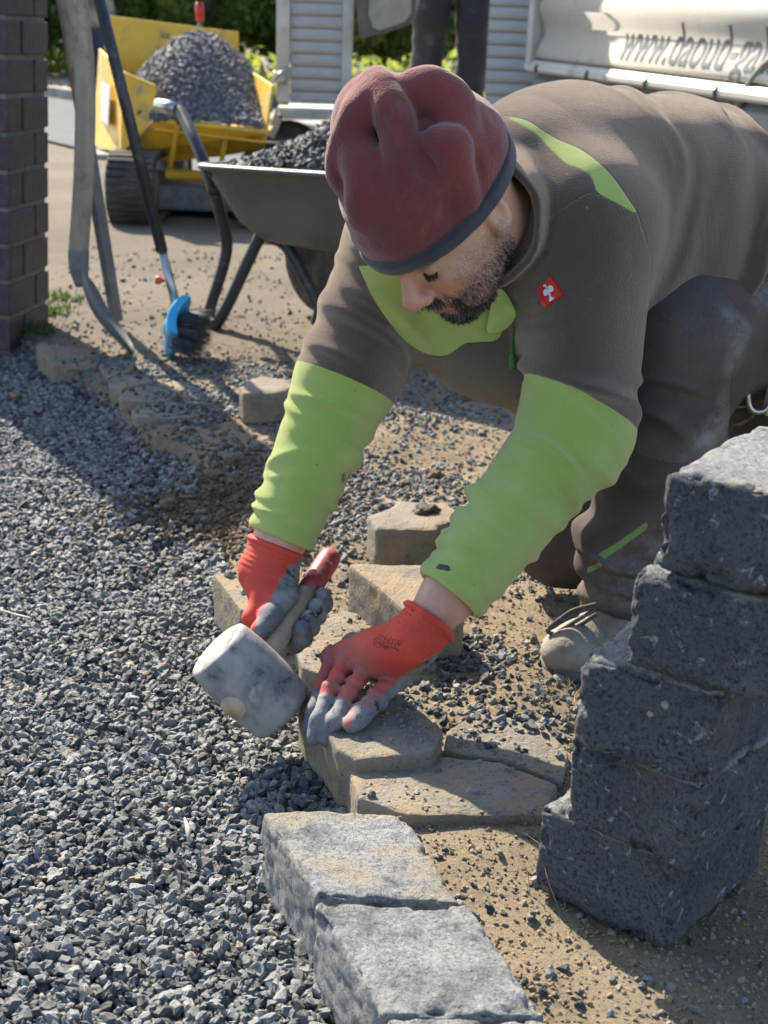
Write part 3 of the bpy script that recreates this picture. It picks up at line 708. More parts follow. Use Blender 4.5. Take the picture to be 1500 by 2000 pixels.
def head_normal(p, e=.0015):
    p = p.astype(np.float32); g = np.stack([head_sdf(p+np.eye(3, dtype=np.float32)[k]*e)-head_sdf(p-np.eye(3, dtype=np.float32)[k]*e) for k in range(3)], 1); return g/np.linalg.norm(g, axis=1, keepdims=True)
hz = (Q[:, 1] > -.02) & (Q[:, 2] < .02) & (Q[:, 2] > -.125) & (ax < .09) & (Q[:, 1] < .12)
QH = Q[hz]; axh = np.abs(QH[:, 0])
wm = np.exp(-((axh/.027)**4+((QH[:, 2]+.0575)/.0068)**2))*(QH[:, 1] > .07)                       # moustache
wc = sstep(-QH[:, 2], .083, .096)*(axh < .042)*(QH[:, 1] > .035)                                   # chin
wg = np.exp(-(((axh-.033)/.0075)**2))*sstep(-QH[:, 2], .050, .066)*(QH[:, 1] > .045)             # beside the mouth
wj = .26*sstep(axh, .034, .05)*sstep(-QH[:, 2], .035, .062)                                        # jaw, greying
ws = .14*sstep(axh, .052, .062)*sstep(-QH[:, 2], .0, .04)
lipm = np.exp(-((axh/.023)**4+((QH[:, 2]+.0725)/.0075)**2)) > .4
for nm, wgt, nn, ln, mt, gy in (('beard', np.maximum.reduce([wm, wc, wg, wj*.9]), 5200, .0085, M_HAIR, 0), ('grey_beard', np.maximum.reduce([wm*.25, wc*.7, wg*.35, wj, ws]), 2600, .0075, M_HAIRG, 1)):
    w = np.where(lipm, 0, wgt).astype(float); w /= w.sum(); ix = RNG.choice(len(QH), nn, p=w); r = QH[ix]+RNG.normal(size=(nn, 3))*.0008
    nrm = head_normal(r); down = np.stack([np.sign(r[:, 0])*.25, np.full(nn, .15), np.full(nn, -1.0)], 1)
    dr = nrm*.55+down*.75+RNG.normal(size=(nn, 3))*.28; R32 = HR
    o = hairs(nm, HC+(r-nrm*.0006)@R32.T, dr@R32.T, ln, .00030, mt, body)
th = RNG.uniform(-1, 1, 260); s_ = np.sign(RNG.uniform(-1, 1, 260))
r = np.stack([s_*(.032+.0130*th), .0885-.004*th**2-.003*np.abs(th), -.0085+.0035*th**2-.0], 1)
dl = np.stack([s_*.25+RNG.normal(size=260)*.15, np.full(260, .9), np.full(260, -.75)+RNG.normal(size=260)*.15], 1)
for sg in (-1, 1): hairs('eyelash', HC+r[s_ == sg]@HR.T, dl[s_ == sg]@HR.T, .0085, .00042, M_HAIR, body)
n = 420; t = RNG.uniform(-1, 1, n); s_ = np.sign(RNG.uniform(-1, 1, n)); r = np.stack([s_*(.030+.019*t), .0960-.010*(t+.6)**2*.5, .0170+.003*t+RNG.normal(size=n)*.0028], 1)
nr = head_normal(r); dd = head_sdf(r.astype(np.float32)); r = r-nr*dd[:, None]
dl = np.stack([s_*.9, np.full(n, .35), np.full(n, .25)], 1)+RNG.normal(size=(n, 3))*.2
for sg in (-1, 1): hairs('eyebrow', HC+r[s_ == sg]@HR.T, dl[s_ == sg]@HR.T, .008, .00035, M_HAIR, body)

# ---- beanie
def hit(fn, u, v, lo=1.2, hi=3.0):
    """first point of a surface along the photo ray through a pixel"""
    d = ray(u, v); d = d/np.linalg.norm(d); t = lo
    for _ in range(160):
        q = fn((_C+d*t)[None].astype(np.float32))[0]
        if q < .0004 or t > hi: break
        t += max(q*.7, .0004)
    return _C+d*t
def brim_d(Q): return Q[:, 2]-.0215-.045*(Q[:, 1]-.10)+.06*Q[:, 0]
_BC, _BR = (.014, -.010, .034), (.101, .117, .106)
_bag = D(812, 298, 1.815)
def beanie_base(P):
    Q = tohead(P); d = ell(Q, _BC, _BR)
    d = smin(d, ell(P, _bag, (.093, .085, .090)), .05)
    return smin(d, ell(P, D(722, 235, 1.80), (.040, .045, .052)), .04)
_RID = [([(736, 158), (760, 205), (776, 255), (788, 325)], .016, .015), ([(806, 172), (850, 180), (884, 205), (896, 262)], .018, .013), ([(712, 200), (682, 265), (668, 345)], .017, .009), ([(850, 275), (882, 290), (893, 350), (905, 405)], .015, .011), ([(700, 300), (716, 350), (712, 420)], .018, .006)]
_GRO = [([(752, 185), (742, 235), (716, 285)], .020, .018), ([(790, 200), (826, 232), (880, 250)], .020, .020), ([(862, 335), (838, 300), (812, 300)], .018, .010), ([(928, 300), (918, 370), (880, 425)], .014, .007)]
def _chains(L, sgn):
    out = []
    for px, r, pr in L:
        pp = smooth_path(px, 4); q = [hit(beanie_base, u, v) for u, v in pp]; m_ = len(q); ch = []
        for i, p in enumerate(q):
            t = i/(m_-1); k = (1-1.35*sstep(np.float64(t), .30, 1.0))*(.55+.45*sstep(np.float64(t), 0, .25)) if sgn > 0 else 1.25*math.sin(math.pi*t)**.8-.25
            ch.append(p+unit(_C-p)*((pr*k-r) if sgn > 0 else (r-pr*k)))
        out.append((ch, r))
    return out
_RC, _GC = _chains(_RID, 1), _chains(_GRO, -1)
def beanie_sdf(P):
    Q = tohead(P); z = Q[:, 2]; d = beanie_base(P)
    for ch, r in _GC:
        for i in range(len(ch)-1): d = smax(d, -cap(P, ch[i], ch[i+1], r, r), .016)
    for ch, r in _RC:
        for i in range(len(ch)-1): d = smin(d, cap(P, ch[i], ch[i+1], r, r), .016)
    d = d-.0030*vnoise(P, 24, 4.0)-.0014*vnoise(P, 52, 4.0)-.0026*np.sin(z*190+5*vnoise(Q, 10)+Q[:, 1]*18)*(1-sstep(z, .05, .10))*np.clip(vnoise(Q, 8, 3)+.5, 0, 1)
    d = np.minimum(d, ell(Q, (0, -.012, .030), (.083, .104, .098)))
    return smax(d, -brim_d(Q), .006)
bean, PV = sdf_obj('beanie', beanie_sdf, HC-[.24, .24, .17], HC+[.24, .26, .26], .0028, M_BEANIE, worker)
def hem_sdf(P):
    Q = tohead(P); d = ell(Q, _BC, (_BR[0]-.0005, _BR[1]-.0005, _BR[2]-.0005)); b = brim_d(Q)+.0015
    return np.sqrt(np.maximum(np.abs(d+.0005)-.0035, 0)**2+np.maximum(np.abs(b)-.0075, 0)**2)-.0035+.0006*vnoise(Q, 60)
hem, _ = sdf_obj('hem', hem_sdf, HC-[.20, .20, .15], HC+[.20, .20, .15], .0025, M_HEM, bean)

# ---- jacket
_cufL = unit(Lwr-Lel); _cufR = unit(Rwr-Rel)
def fold(P, a, b, amp, wl, skew, seed, t0, t1, n=None):
    """soft cloth folds: partial ridges lying part-way round a limb, each with its own place, tilt and size"""
    rg = np.random.default_rng(int(seed*97)+5); a = A3(a); b = A3(b); ln = float(np.linalg.norm(b-a)); ax = (b-a)/ln
    e1 = np.cross(ax, A3((.3, -.9, .2))); e1 /= np.linalg.norm(e1); e2 = np.cross(ax, e1)
    q = P-a; s = q@ax; ph = np.arctan2(q@e2, q@e1); wob = vnoise(P, 11, seed)*wl*.45; n = n or max(8, int(ln*(t1-t0)/wl*2.6)); out = np.zeros(len(P), np.float32)
    for k in range(n):
        sc_ = ln*(t0+(t1-t0)*(k+rg.uniform(-.4, .4)+.5)/n); p0 = rg.uniform(-math.pi, math.pi); wd = rg.uniform(.7, 1.5); tilt = rg.normal()*.011+.004*np.sign(skew[0]); w = wl*rg.uniform(.13, .28); am = amp*rg.uniform(.5, 1.35)
        dp = np.mod(ph-p0+math.pi, 2*math.pi)-math.pi; x = (s+wob-sc_-tilt*dp)/w
        out += am*np.exp(-(dp/wd)**2)*(np.exp(-x*x)-.45*np.exp(-(x-1.5)**2))
    t = s/ln; return out*sstep(t, t0-.06, t0+.05)*(1-sstep(t, t1-.05, t1+.02))
_nax = unit(NECK-_nb0); _colA = _nb0-.030*_nax; _colB = NECK+.02*_nax
def jacket_sdf(P):
    tr = cap(P, NECK, CHEST, .095, .165); tr = smin(tr, cap(P, CHEST, MID, .165, .178), .08); tr = smin(tr, cap(P, MID, PEL, .178, .185), .08)
    tr = smin(tr, ell(P, D(945, 560, 2.03), (.135, .12, .155)), .06)                 # chest and hanging front
    tr = smin(tr, ell(P, D(1060, 640, 2.06), (.13, .12, .12)), .07)
    tr = smin(tr, cap(P, NECK, Rsh, .085, .082), .05)
    tr = tr-.0065*vnoise(P, 7, 2.0)-.0060*np.sin((P@A3(unit(MID-CHEST)+np.array([0,-.35,0])))*82+5*vnoise(P, 4, 1.0))*sstep(along(P, CHEST, PEL), .15, .5)*(.4+np.clip(vnoise(P, 6, 8.0), 0, 1))
    tr = tr-fold(P, CHEST, PEL, .011, .085, A3((1, 0, 0)), 12.0, .05, 1.0, 16)
    skL = A3((20, 8, -6)); skR = A3((-14, 10, 4)); z0 = A3((0, 0, 0))
    s = Lsh; ua = cap(P, s+.0*unit(Lel-s), Lel, .094, .072)-fold(P, s, Lel, .0085, .050, skL, 1.0, .30, 1.0)
    fa = cap(P, Lel, Lwr, .071, .047)-fold(P, Lel, Lwr, .0085, .040, skL, 2.0, .02, .92); fa = smax(fa, (P-A3(Lwr))@A3(_cufL), .006)
    L = smin(ua, fa, .018); L = smin(L, cap(P, CHEST, Lsh, .12, .093), .05)
    s = Rsh; ub = cap(P, s, Rel, .088, .070)-fold(P, s, Rel, .0075, .050, skR, 5.0, .25, 1.0)
    fb = cap(P, Rel, Rwr, .0685, .047)-fold(P, Rel, Rwr, .0080, .036, skR, 6.0, .02, .92); fb = smax(fb, (P-A3(Rwr))@A3(_cufR), .006)
    Rr = smin(ub, fb, .018)
    # elbow break: the lime forearm is a separate sleeve, slightly proud
    L = L-.0025*sstep(along(P, Lel, Lwr), -.02, .0)*(along(P, Lel, Lwr) > -.05)*(along(P, Lsh, Lel) > .7)
    d = smin(tr, L, .030); d = smin(d, Rr, .035)
    # collar: stand-up ring round the neck
    t = along(P, _colA, _colB); q = P-A3(_colA); ax_ = A3(_nax); rad_ = np.linalg.norm(q-(q@ax_)[:, None]*ax_, axis=1)
    ln = float(np.linalg.norm(_colB-_colA)); rr = .073+.008*np.clip(1-t, 0, 1)+.004*vnoise(P, 22, 3.0)
    col = np.abs(rad_-rr)-.0055; ed = np.maximum(-t*ln, (t-1)*ln); col = smax(col, ed, .004)
    d = smin(d, col, .012)
    # cuffs are turned edges
    for w, c, e, r in ((Lwr, _cufL, Lel, .0475), (Rwr, _cufR, Rel, .0475)):
        t = (P-A3(w))@A3(c); d = d-.0022*np.exp(-((t+.009)/.008)**2)*(np.linalg.norm(P-A3(w), axis=1) < .09)+.0020*np.exp(-((t+.021)/.003)**2)*(np.linalg.norm(P-A3(w), axis=1) < .09)
    # hollow the sleeve ends and the neck so skin shows inside
    d = smax(d, -cap(P, Lwr-.03*_cufL, Lwr+.05*_cufL, .0385, .0385), .003); d = smax(d, -cap(P, Rwr-.03*_cufR, Rwr+.05*_cufR, .0385, .0385), .003)
    d = smax(d, -cap(P, hl((0, -.01, -.02)), NECK-.0*_nax, .072, .066), .006)
    return d
jacket, JV = sdf_obj('jacket', jacket_sdf, (-.26, 1.58, .06), (.90, 2.52, .86), .0036, M_FLEECE, worker)
uj, vj = PROJ(JV); pxm = 1/1430.0
tl = along(JV, Lel, Lwr); tr_ = along(JV, Rel, Rwr)
dL = np.linalg.norm(JV-(A3(Lel)+np.clip(tl, 0, 1)[:, None]*A3(Lwr-Lel)), axis=1); dR = np.linalg.norm(JV-(A3(Rel)+np.clip(tr_, 0, 1)[:, None]*A3(Rwr-Rel)), axis=1)
sL = np.where((dL < .125) & (along(JV, Lsh, Lel) > .6), (JV-A3(Lel))@A3(unit(unit(Lwr-Lel)+.55*unit(Lel-Lsh)))+.028, -.1)
sR = np.where((dR < .12) & (along(JV, Rsh, Rel) > .6), (JV-A3(Rel))@A3(unit(unit(Rwr-Rel)+.25*unit(Rel-Rsh)))-.002, -.1)
STRIPE = [(985, 226), (1030, 236), (1080, 268), (1130, 290), (1170, 318), (1200, 350), (1228, 390), (1243, 416), (1205, 396), (1168, 376), (1155, 345), (1130, 328), (1105, 318), (1075, 290), (1040, 256)]
CHESTP = [(700, 520), (760, 520), (860, 560), (960, 556), (985, 600), (975, 660), (930, 668), (905, 672), (872, 694), (830, 690), (790, 664), (755, 622), (725, 575)]
facing = JV[:, 1] < 2.10
st = np.where(facing & (JV[:, 2] > .55), poly_sd(uj, vj, [p[:2] for p in smooth_path(STRIPE+STRIPE[:1], 4)[:-1]])*pxm, -.1)
chp = np.where((JV[:, 1] > 1.90) & (JV[:, 1] < 2.06), poly_sd(uj, vj, [p[:2] for p in smooth_path(CHESTP+CHESTP[:1], 4)[:-1]])*pxm, -.1)
q = JV-A3(_colA); axn = A3(_nax); colr = np.linalg.norm(q-(q@axn)[:, None]*axn, axis=1)
inner = np.where((colr < .082) & (along(JV, _colA, _colB) < 1.0) & (along(JV, _colA, _colB) > -.3), .080-colr, -.1)
arm_l = along(JV, Lsh, Lel)
notarm = ~((arm_l > .1) & (np.linalg.norm(JV-(A3(Lsh)+np.clip(arm_l, 0, 1)[:, None]*A3(Lel-Lsh)), axis=1) < .108))
chp = np.where(notarm, chp, -.1)
lime = np.maximum.reduce([sL, sR, st, chp]); vattr(jacket, 'lime', lime)
seamp = np.abs(poly_sd(uj, vj, [(1005, 540), (1040, 470), (1085, 415), (1150, 375), (1200, 392), (1246, 418), (1272, 500), (1266, 640), (1700, 640), (1700, 100), (900, 100), (960, 400)]))*pxm
vattr(jacket, 'seam', np.where(facing, np.minimum(seamp, np.abs(lime)), .1))
vattr(jacket, 'stain', np.maximum(np.where(dR < .1, poly_sd(uj, vj, [(664, 925), (684, 918), (688, 948), (668, 955)]), -9), np.where(dL < .1, poly_sd(uj, vj, [(850, 1098), (885, 1104), (880, 1118), (850, 1112)]), -9))*pxm)
# ---- trousers
_hemN = unit(LAN-LKN); _hemP = LAN+.022*_hemN
_bunch = D(1195, 1095, 1.955)
def trouser_sdf(P):
    d = ell(P, PEL+np.array([.03, .0, -.05]), (.19, .17, .17))
    th = cap(P, LHIP, LKN, .130, .098)-fold(P, LHIP, LKN, .012, .075, A3((10, -6, 8)), 3.0, .1, .9)
    sh = cap(P, LKN, LAN, .094, .070); sh = smin(sh, ell(P, _bunch, (.055, .05, .055)), .03)
    sh = smin(sh, ell(P, D(1230, 1150, 1.94), (.062, .055, .040)), .02)
    sh = sh-fold(P, LKN, LAN, .013, .070, A3((22, 6, -4)), 9.0, .12, 1.0)-.010*np.exp(-((along(P, LKN, LAN)-.80-.25*vnoise(P, 6, 4))/.05)**2)+.012*np.exp(-((along(P, LKN, LAN)-.90)/.03)**2)
    sh = smax(sh, (P-A3(_hemP))@A3(_hemN), .006)
    leg = smin(th, sh, .035)
    t2 = cap(P, RHIP, RKN, .12, .075); s2 = smin(t2, cap(P, RKN, RAN, .072, .062), .03)-fold(P, RKN, RAN, .007, .07, A3((8, 9, 0)), 2.5, .0, 1.1)
    d = smin(smin(d, leg, .05), s2, .04)
    d = d-.0045*vnoise(P, 13, 6.0)-.0022*vnoise(P, 34, 1.0)
    # crease behind the knee, pocket flap step on the thigh
    return d
trousers, TV = sdf_obj('trousers', trouser_sdf, (.10, 1.78, -.02), (1.05, 2.75, .78), .0042, M_TROUSER, worker)
ut, vt = PROJ(TV); fr_ = TV[:, 1] < 2.25
def tpoly(pl, cond=fr_, k=4): return np.where(cond, poly_sd(ut, vt, [p[:2] for p in smooth_path(pl+pl[:1], k)[:-1]])*pxm, -.1)
vattr(trousers, 'patch', tpoly([(1225, 880), (1225, 700), (1270, 590), (1345, 540), (1400, 556), (1446, 610), (1470, 650), (1430, 730), (1424, 820), (1402, 876), (1340, 906), (1280, 900)]))
vattr(trousers, 'lime', np.maximum.reduce([tpoly([(1168, 1082), (1205, 1060), (1268, 1016), (1262, 1034), (1215, 1068), (1180, 1092)], k=1), tpoly([(1146, 1110), (1172, 1098), (1176, 1106), (1148, 1120)], k=1), tpoly([(1428, 832), (1462, 818), (1476, 800), (1472, 816), (1450, 830)], k=1)]))
vattr(trousers, 'dust', np.clip(np.maximum.reduce([tpoly([(1395, 590), (1440, 610), (1470, 650), (1440, 720), (1415, 730), (1420, 660)])*30+.3, tpoly([(1420, 750), (1424, 830), (1400, 880), (1330, 905), (1330, 880), (1385, 800)])*30+.3, tpoly([(1150, 1080), (1300, 990), (1330, 1100), (1240, 1220), (1140, 1180)])*10+.2, tpoly([(1440, 520), (1560, 500), (1560, 620), (1470, 610)])*20+.2, np.full(len(TV), .10)]), 0, 1))

# ---- boots
def boot(toe, heel, zb, name='boot', pitch=0.0, up=.10, fine=.0032, tie=True):
    toe = np.array([*toe, zb]); heel = np.array([*heel, zb]); f = unit(toe-heel); L = np.linalg.norm(toe-heel)
    f = unit(f+np.array([0, 0, -pitch])); s = unit(np.cross(f, (0, 0, 1))); u_ = np.cross(s, f); R = np.stack([f, s, u_], 1); c0 = heel
    def fn(P):
        Q = ((P-A3(c0))@R.astype(np.float32)); x = Q[:, 0]/L; 
        w = .043+.010*np.sin(np.clip(x, 0, 1)*3.1)-.006*np.exp(-((x-.42)/.2)**2)
        Qn = Q.copy(); Qn[:, 1] *= .05/w
        d = cap(Qn, (L-.048, 0, .030), (L*.55, 0, .040), .040, .046); d = smin(d, cap(Qn, (L*.55, 0, .046), (.055, 0, .050), .046, .047), .03)
        d = smin(d, cap(Qn, (L*.32, 0, .07), (L*.26, 0, .085+up*.6), .050, .050), .035)
        d = smin(d, ell(Qn, (L-.052, 0, .034), (.054, .049, .030)), .012)
        d = smax(d, -(Q[:, 2]-.014), .004)
        d = d+.0040*np.exp(-((x-.74-.5*np.abs(Q[:, 1]))/.010)**2)*sstep(Q[:, 2], .02, .03)-.0030*sstep(x, .73, .76)-.0022*np.sin(x*105+2*vnoise(Q, 20))*np.exp(-((x-.63)/.08)**2)-.0014*vnoise(Q, 40)
        return d
    def sole(P):
        Q = ((P-A3(c0))@R.astype(np.float32)); x = np.clip(Q[:, 0]/L, 0, 1); w = .045+.011*np.sin(x*3.1)-.006*np.exp(-((x-.42)/.2)**2)
        q = Q.copy(); q[:, 1] *= .05/w; rim = cap(np.stack([q[:, 0], q[:, 1], 0*q[:, 2]], 1), (.052, 0, 0), (L-.052, 0, 0), .052, .054)
        d = np.maximum(rim, np.abs(Q[:, 2]-.009)-.010); lug = (np.sin(Q[:, 0]*330) > .2) & (Q[:, 2] < .002) & (rim > -.018)
        return d+np.where(lug, .003, 0)-.001*vnoise(Q, 50)
    lo = np.minimum(toe, heel)-.17; hi = np.maximum(toe, heel)+.20
    b, _ = sdf_obj(name, fn, lo, hi, fine, M_BOOT, worker); so, _ = sdf_obj('sole', sole, lo, hi, fine, M_SOLE, b)
    return b, R, c0, L
bootL, bR, bC, bL = boot((.246, 1.868), (.478, 2.050), -.014)
def bw(p): return bC+bR@np.asarray(p, float)
for k, x in enumerate((.60, .53, .46)):
    tube('lace', smooth_path([bw((bL*x, -.030, .073+.016*k)), bw((bL*x-.006, 0, .096+.018*k)), bw((bL*x, .030, .073+.016*k))], 5), .0027, M_LACE, bootL, 6, world=True)
_kn = hit(lambda P: cap(P, bw((bL*.48, 0, .09)), bw((bL*.52, 0, .09)), .03, .03), 1150, 1190)
for pts in ([(1160, 1185), (1118, 1200), (1085, 1222), (1068, 1232), (1090, 1238), (1130, 1222), (1165, 1200)], [(1162, 1190), (1110, 1222), (1075, 1245), (1066, 1268)], [(1165, 1180), (1120, 1192), (1090, 1212), (1072, 1226)]):
    tube('lace', smooth_path([D(u, v, 1.895) for u, v in pts], 5), .0031, M_LACE, bootL, 6, world=True)
bootR, *_ = boot((.60, 2.53), (.735, 2.60), .02, pitch=.9, fine=.005)

# ---- gloves
def chain(P, pts, rs, k=.008):
    d = None
    for i in range(len(pts)-1):
        e = cap(P, pts[i], pts[i+1], rs[i], rs[i+1]); d = e if d is None else smin(d, e, k)
    return d
_cL = unit(Lwr-Lel); CUFL = Lwr+.052*_cL
KN = [G(650, 1286, .060), G(678, 1290, .072), G(714, 1302, .072), G(772, 1326, .058)]
PIPs = [G(626, 1342, .040), G(645, 1350, .052), G(678, 1360, .050), G(732, 1368, .044)]
DIPs = [G(612, 1390, .022), G(622, 1404, .030), G(653, 1410, .030), G(706, 1395, .038)]
TIP = [G(604, 1422, .004), G(612, 1440, .010), G(638, 1442, .012), G(688, 1414, .032)]
_pc = (CUFL+sum(KN)/4)/2
nrmL = unit(np.cross(KN[3]-KN[0], KN[1]-CUFL)); nrmL = nrmL*np.sign(nrmL[2])
def gloveL_sdf(P):
    d = None
    w = CUFL; c = cap(P, w-.012*_cL, w+.03*_cL, .0365, .034); c = smax(c, -((P-A3(w-.012*_cL))@A3(_cL)), .003)
    for k in range(4):
        m = cap(P, w+.015*_cL+(KN[k]-_pc)*.30, KN[k], .022, .0155); c = smin(c, m, .018)
    for k in range(3): c = smin(c, cap(P, w+.025*_cL, (KN[k]+KN[k+1])/2*.86+.14*w, .026, .017), .014)
    c = smin(c, ell(P, _pc*.8+.2*sum(KN)/4-.006*nrmL, (.040, .036, .026)), .016)
    c = smin(c, cap(P, KN[0]*.84+.16*w, KN[3]*.84+.16*w, .016, .019), .010); c = smin(c, cap(P, KN[1]*.94+.06*w, KN[3]*.95+.05*w, .013, .015), .008)
    d = c
    for k in range(4):
        r = (.0106, .0114, .0118, .0142)[k]; d = smin(d, chain(P, [KN[k], PIPs[k], DIPs[k], TIP[k]], [r+.0012, r+.0004, r-.0004, r-.0014], .006), .0025)
    d = smin(d, chain(P, [w+.03*_cL+np.array([-.02, .03, -.02]), G(690, 1262, .045), G(640, 1318, .022)], [.022, .017, .013]), .010)
    for k in range(4): d = smin(d, ell(P, KN[k]+np.array([0, .002, .001]), (.0125, .0125, .0115)), .010)
    for a, b in ((KN[2], PIPs[2]), (KN[3], PIPs[3]), (KN[1], PIPs[1])): d = d-.0009*np.sin(along(P, a, b)*16+3*vnoise(P, 40))*(np.abs(cap(P, a, b, .014, .014)) < .008)
    rim = (P-A3(w-.008*_cL))@A3(_cL); rr = np.linalg.norm(P-A3(w)-((P-A3(w))@A3(_cL))[:, None]*A3(_cL), axis=1)
    d = smin(d, np.hypot(rr-.0365, rim)-.0052, .004)
    d = d-.0011*np.sin(((P-A3(w))@A3(_cL))*900)*(np.abs(rim-.02) < .022)-.0012*vnoise(P, 60)-.0016*vnoise(P, 28)
    return smax(d, -cap(P, w-.05*_cL, w+.0*_cL, .033, .031), .003)
glL, GV = sdf_obj('glove', gloveL_sdf, (-.16, 1.50, -.04), (.17, 1.86, .26), .0022, M_GLOVE, worker)
ug, vg = PROJ(GV)
edge_dip = poly_sd(ug, vg, [(690, 1400), (735, 1372), (775, 1330), (850, 1278), (900, 1250), (940, 1300), (760, 1460), (660, 1470)])/1500.
und = -((GV-A3(_pc))@A3(unit(np.cross(KN[0]-KN[3], KN[1]-CUFL)))); und = und*np.sign(1)
nrmL = unit(np.cross(KN[3]-KN[0], KN[1]-CUFL)); nrmL = nrmL*np.sign(nrmL[2])
dip = np.maximum(-((GV-A3(_pc))@A3(nrmL))-.014, edge_dip)
fing = np.minimum.reduce([chain(GV, [PIPs[k]*.55+DIPs[k]*.45, DIPs[k], TIP[k]], [.015, .015, .015]) for k in range(4)])
dip = np.maximum(dip, -fing-.001); vattr(glL, 'dip', dip)
gk = np.maximum.reduce([np.exp(-(np.linalg.norm(GV-A3(p), axis=1)/.038)**2) for p in KN]+[np.exp(-(np.linalg.norm(GV-A3(p), axis=1)/.032)**2) for p in PIPs+DIPs])
vattr(glL, 'grime', gk); vattr(glL, 'print', poly_sd(ug, vg, [(722, 1262), (735, 1236), (792, 1250), (776, 1276)])/1500.)

# mallet, held in the far hand
MA, MBk = D(458, 1378, 1.655), D(650, 1080, 1.93)
hax = unit(MBk-MA); cdir = unit(_C-(MA+MBk)/2); cdir = unit(cdir-hax*(cdir@hax)); sdir = np.cross(cdir, hax); sdir = sdir*np.sign(sdir@_R)
_cR = unit(Rwr-Rel); CUFR = Rwr+.020*_cR
HL = np.linalg.norm(MBk-MA)
def hp(t, th, r): return MA+hax*(t*HL)+r*(math.cos(th)*sdir+math.sin(th)*cdir)
FT = [.46, .535, .61, .685]
FING = []
for i, t in enumerate(FT):
    FING.append([hp(t+.02, rad(a), .0275) for a in (205, 245, 285, 325, 5, 42)])
_KNR = [f[0] for f in FING]
THB = [D(548, 1118, 1.855), D(556, 1165, 1.815), D(527, 1205, 1.775), D(507, 1232, 1.752)]
def gloveR_sdf(P):
    w = CUFR; c = cap(P, w-.010*_cR, w+.035*_cR, .0385, .036); c = smax(c, -((P-A3(w-.010*_cR))@A3(_cR)), .003)
    for k in range(4): c = smin(c, cap(P, w+.03*_cR, _KNR[k], .026, .016), .018)
    c = smin(c, cap(P, w+.03*_cR, D(520, 1165, 1.815), .03, .020), .018); c = smin(c, cap(P, D(520, 1165, 1.815), D(489, 1205, 1.79), .017, .013), .010)
    d = c
    for f in FING: d = smin(d, chain(P, f, [.0142, .0140, .0138, .0135, .013, .0118], .006), .0035)
    d = smin(d, chain(P, THB, [.024, .019, .0155, .0130]), .010)
    rim = (P-A3(w-.006*_cR))@A3(_cR); rr = np.linalg.norm(P-A3(w)-((P-A3(w))@A3(_cR))[:, None]*A3(_cR), axis=1)
    d = smin(d, np.hypot(rr-.038, rim)-.0048, .004)
    d = d-.0012*vnoise(P, 60)-.0018*vnoise(P, 26)-.0008*np.sin(((P-A3(w))@A3(_cR))*900)*(np.abs(rim-.02) < .022)
    d = smax(d, -cap(P, MA, MBk, .0155, .0165), .002)
    return smax(d, -cap(P, w-.05*_cR, w, .034, .032), .003)
glR, GV2 = sdf_obj('glove', gloveR_sdf, (-.26, 1.62, .0), (.04, 2.02, .30), .0022, M_GLOVE, worker)
u2, v2 = PROJ(GV2)
ff = np.minimum.reduce([chain(GV2, f[1:], [.018]*5) for f in FING]); thd = chain(GV2, THB, [.026, .021, .018, .016])
dip2 = np.maximum.reduce([-ff-.001, -thd+.0-.004*(1), poly_sd(u2, v2, [(590, 1090), (560, 1110), (530, 1165), (505, 1195), (495, 1240), (560, 1260), (640, 1200), (640, 1110)])/1450.])
vattr(glR, 'dip', dip2); vattr(glR, 'grime', np.full(len(GV2), .10)); vattr(glR, 'print', np.full(len(GV2), -1))

def mat_mallet():
    m = MB('worn_rubber')
    c = m.mix(m.ramp(m.noise(16, 5, .65), .36, .62), (.30, .295, .28), (.16, .165, .17))
    c = m.mix(m.ramp(m.noise(30, 6, .7), .56, .68), c, (.06, .063, .068)); c = m.mix(m.ramp(m.noise(10, 4, .6), .62, .70), c, (.40, .37, .32))
    nb = m.bump(m.noise(120, 5, .65), .35, .002)
    return m.done(c, .72, nb, spec=.35)
M_RUB = mat_mallet()
M_WOOD = simple('worn_beech', (.46, .37, .26), (.34, .27, .19), 30, .75, .4, 130, .001, stretch=(1, 1, .12), dirt=(.25, .22, .18), dscale=24, damt=.4)
M_REDP = simple('worn_red_paint', (.36, .030, .032), (.24, .022, .026), 40, .5, .3, 90, .001, dirt=(.42, .36, .30), dscale=55, damt=.35)
mc = D(489, 1330, 1.695); max_ = unit(.69*_R-.72*_U+.24*_F); max_ = unit(max_-hax*(max_@hax))
mallet = empty('mallet', tuple(mc), 0, 'white rubber mallet with worn red-ended wooden handle gripped in a glove', 'mallet')
prof = [(.040, -.064), (.0455, -.0615), (.0475, -.055), (.050, -.03), (.0505, 0), (.050, .03), (.0475, .055), (.0455, .0615), (.040, .064)]
Mx = axis_matrix((0, 0, 0), max_)
hd = lathe('mallet_head', prof, M_RUB, mallet, 40, Mx)
hs = MA+hax*((mc-MA)@hax)          # handle passes through the head's middle
off = mc-hs
P0 = mc-hax*.0525; P1 = MBk+off*.15
tube('handle', [P0, P0+hax*.006, mc+hax*.06, MA+hax*HL*.5+off*.6, MA+hax*HL*.72+off*.4], [.0175, .0178, .0165, .0150, .0155], M_WOOD, mallet, 18, world=True)
tube('handle_end', [MA+hax*HL*.715+off*.4, MA+hax*HL*.80+off*.3, MBk-hax*.02+off*.15, MBk-hax*.008+off*.15, MBk-hax*.001+off*.15], [.0160, .0168, .0170, .0155, .010], M_REDP, mallet, 18, world=True)

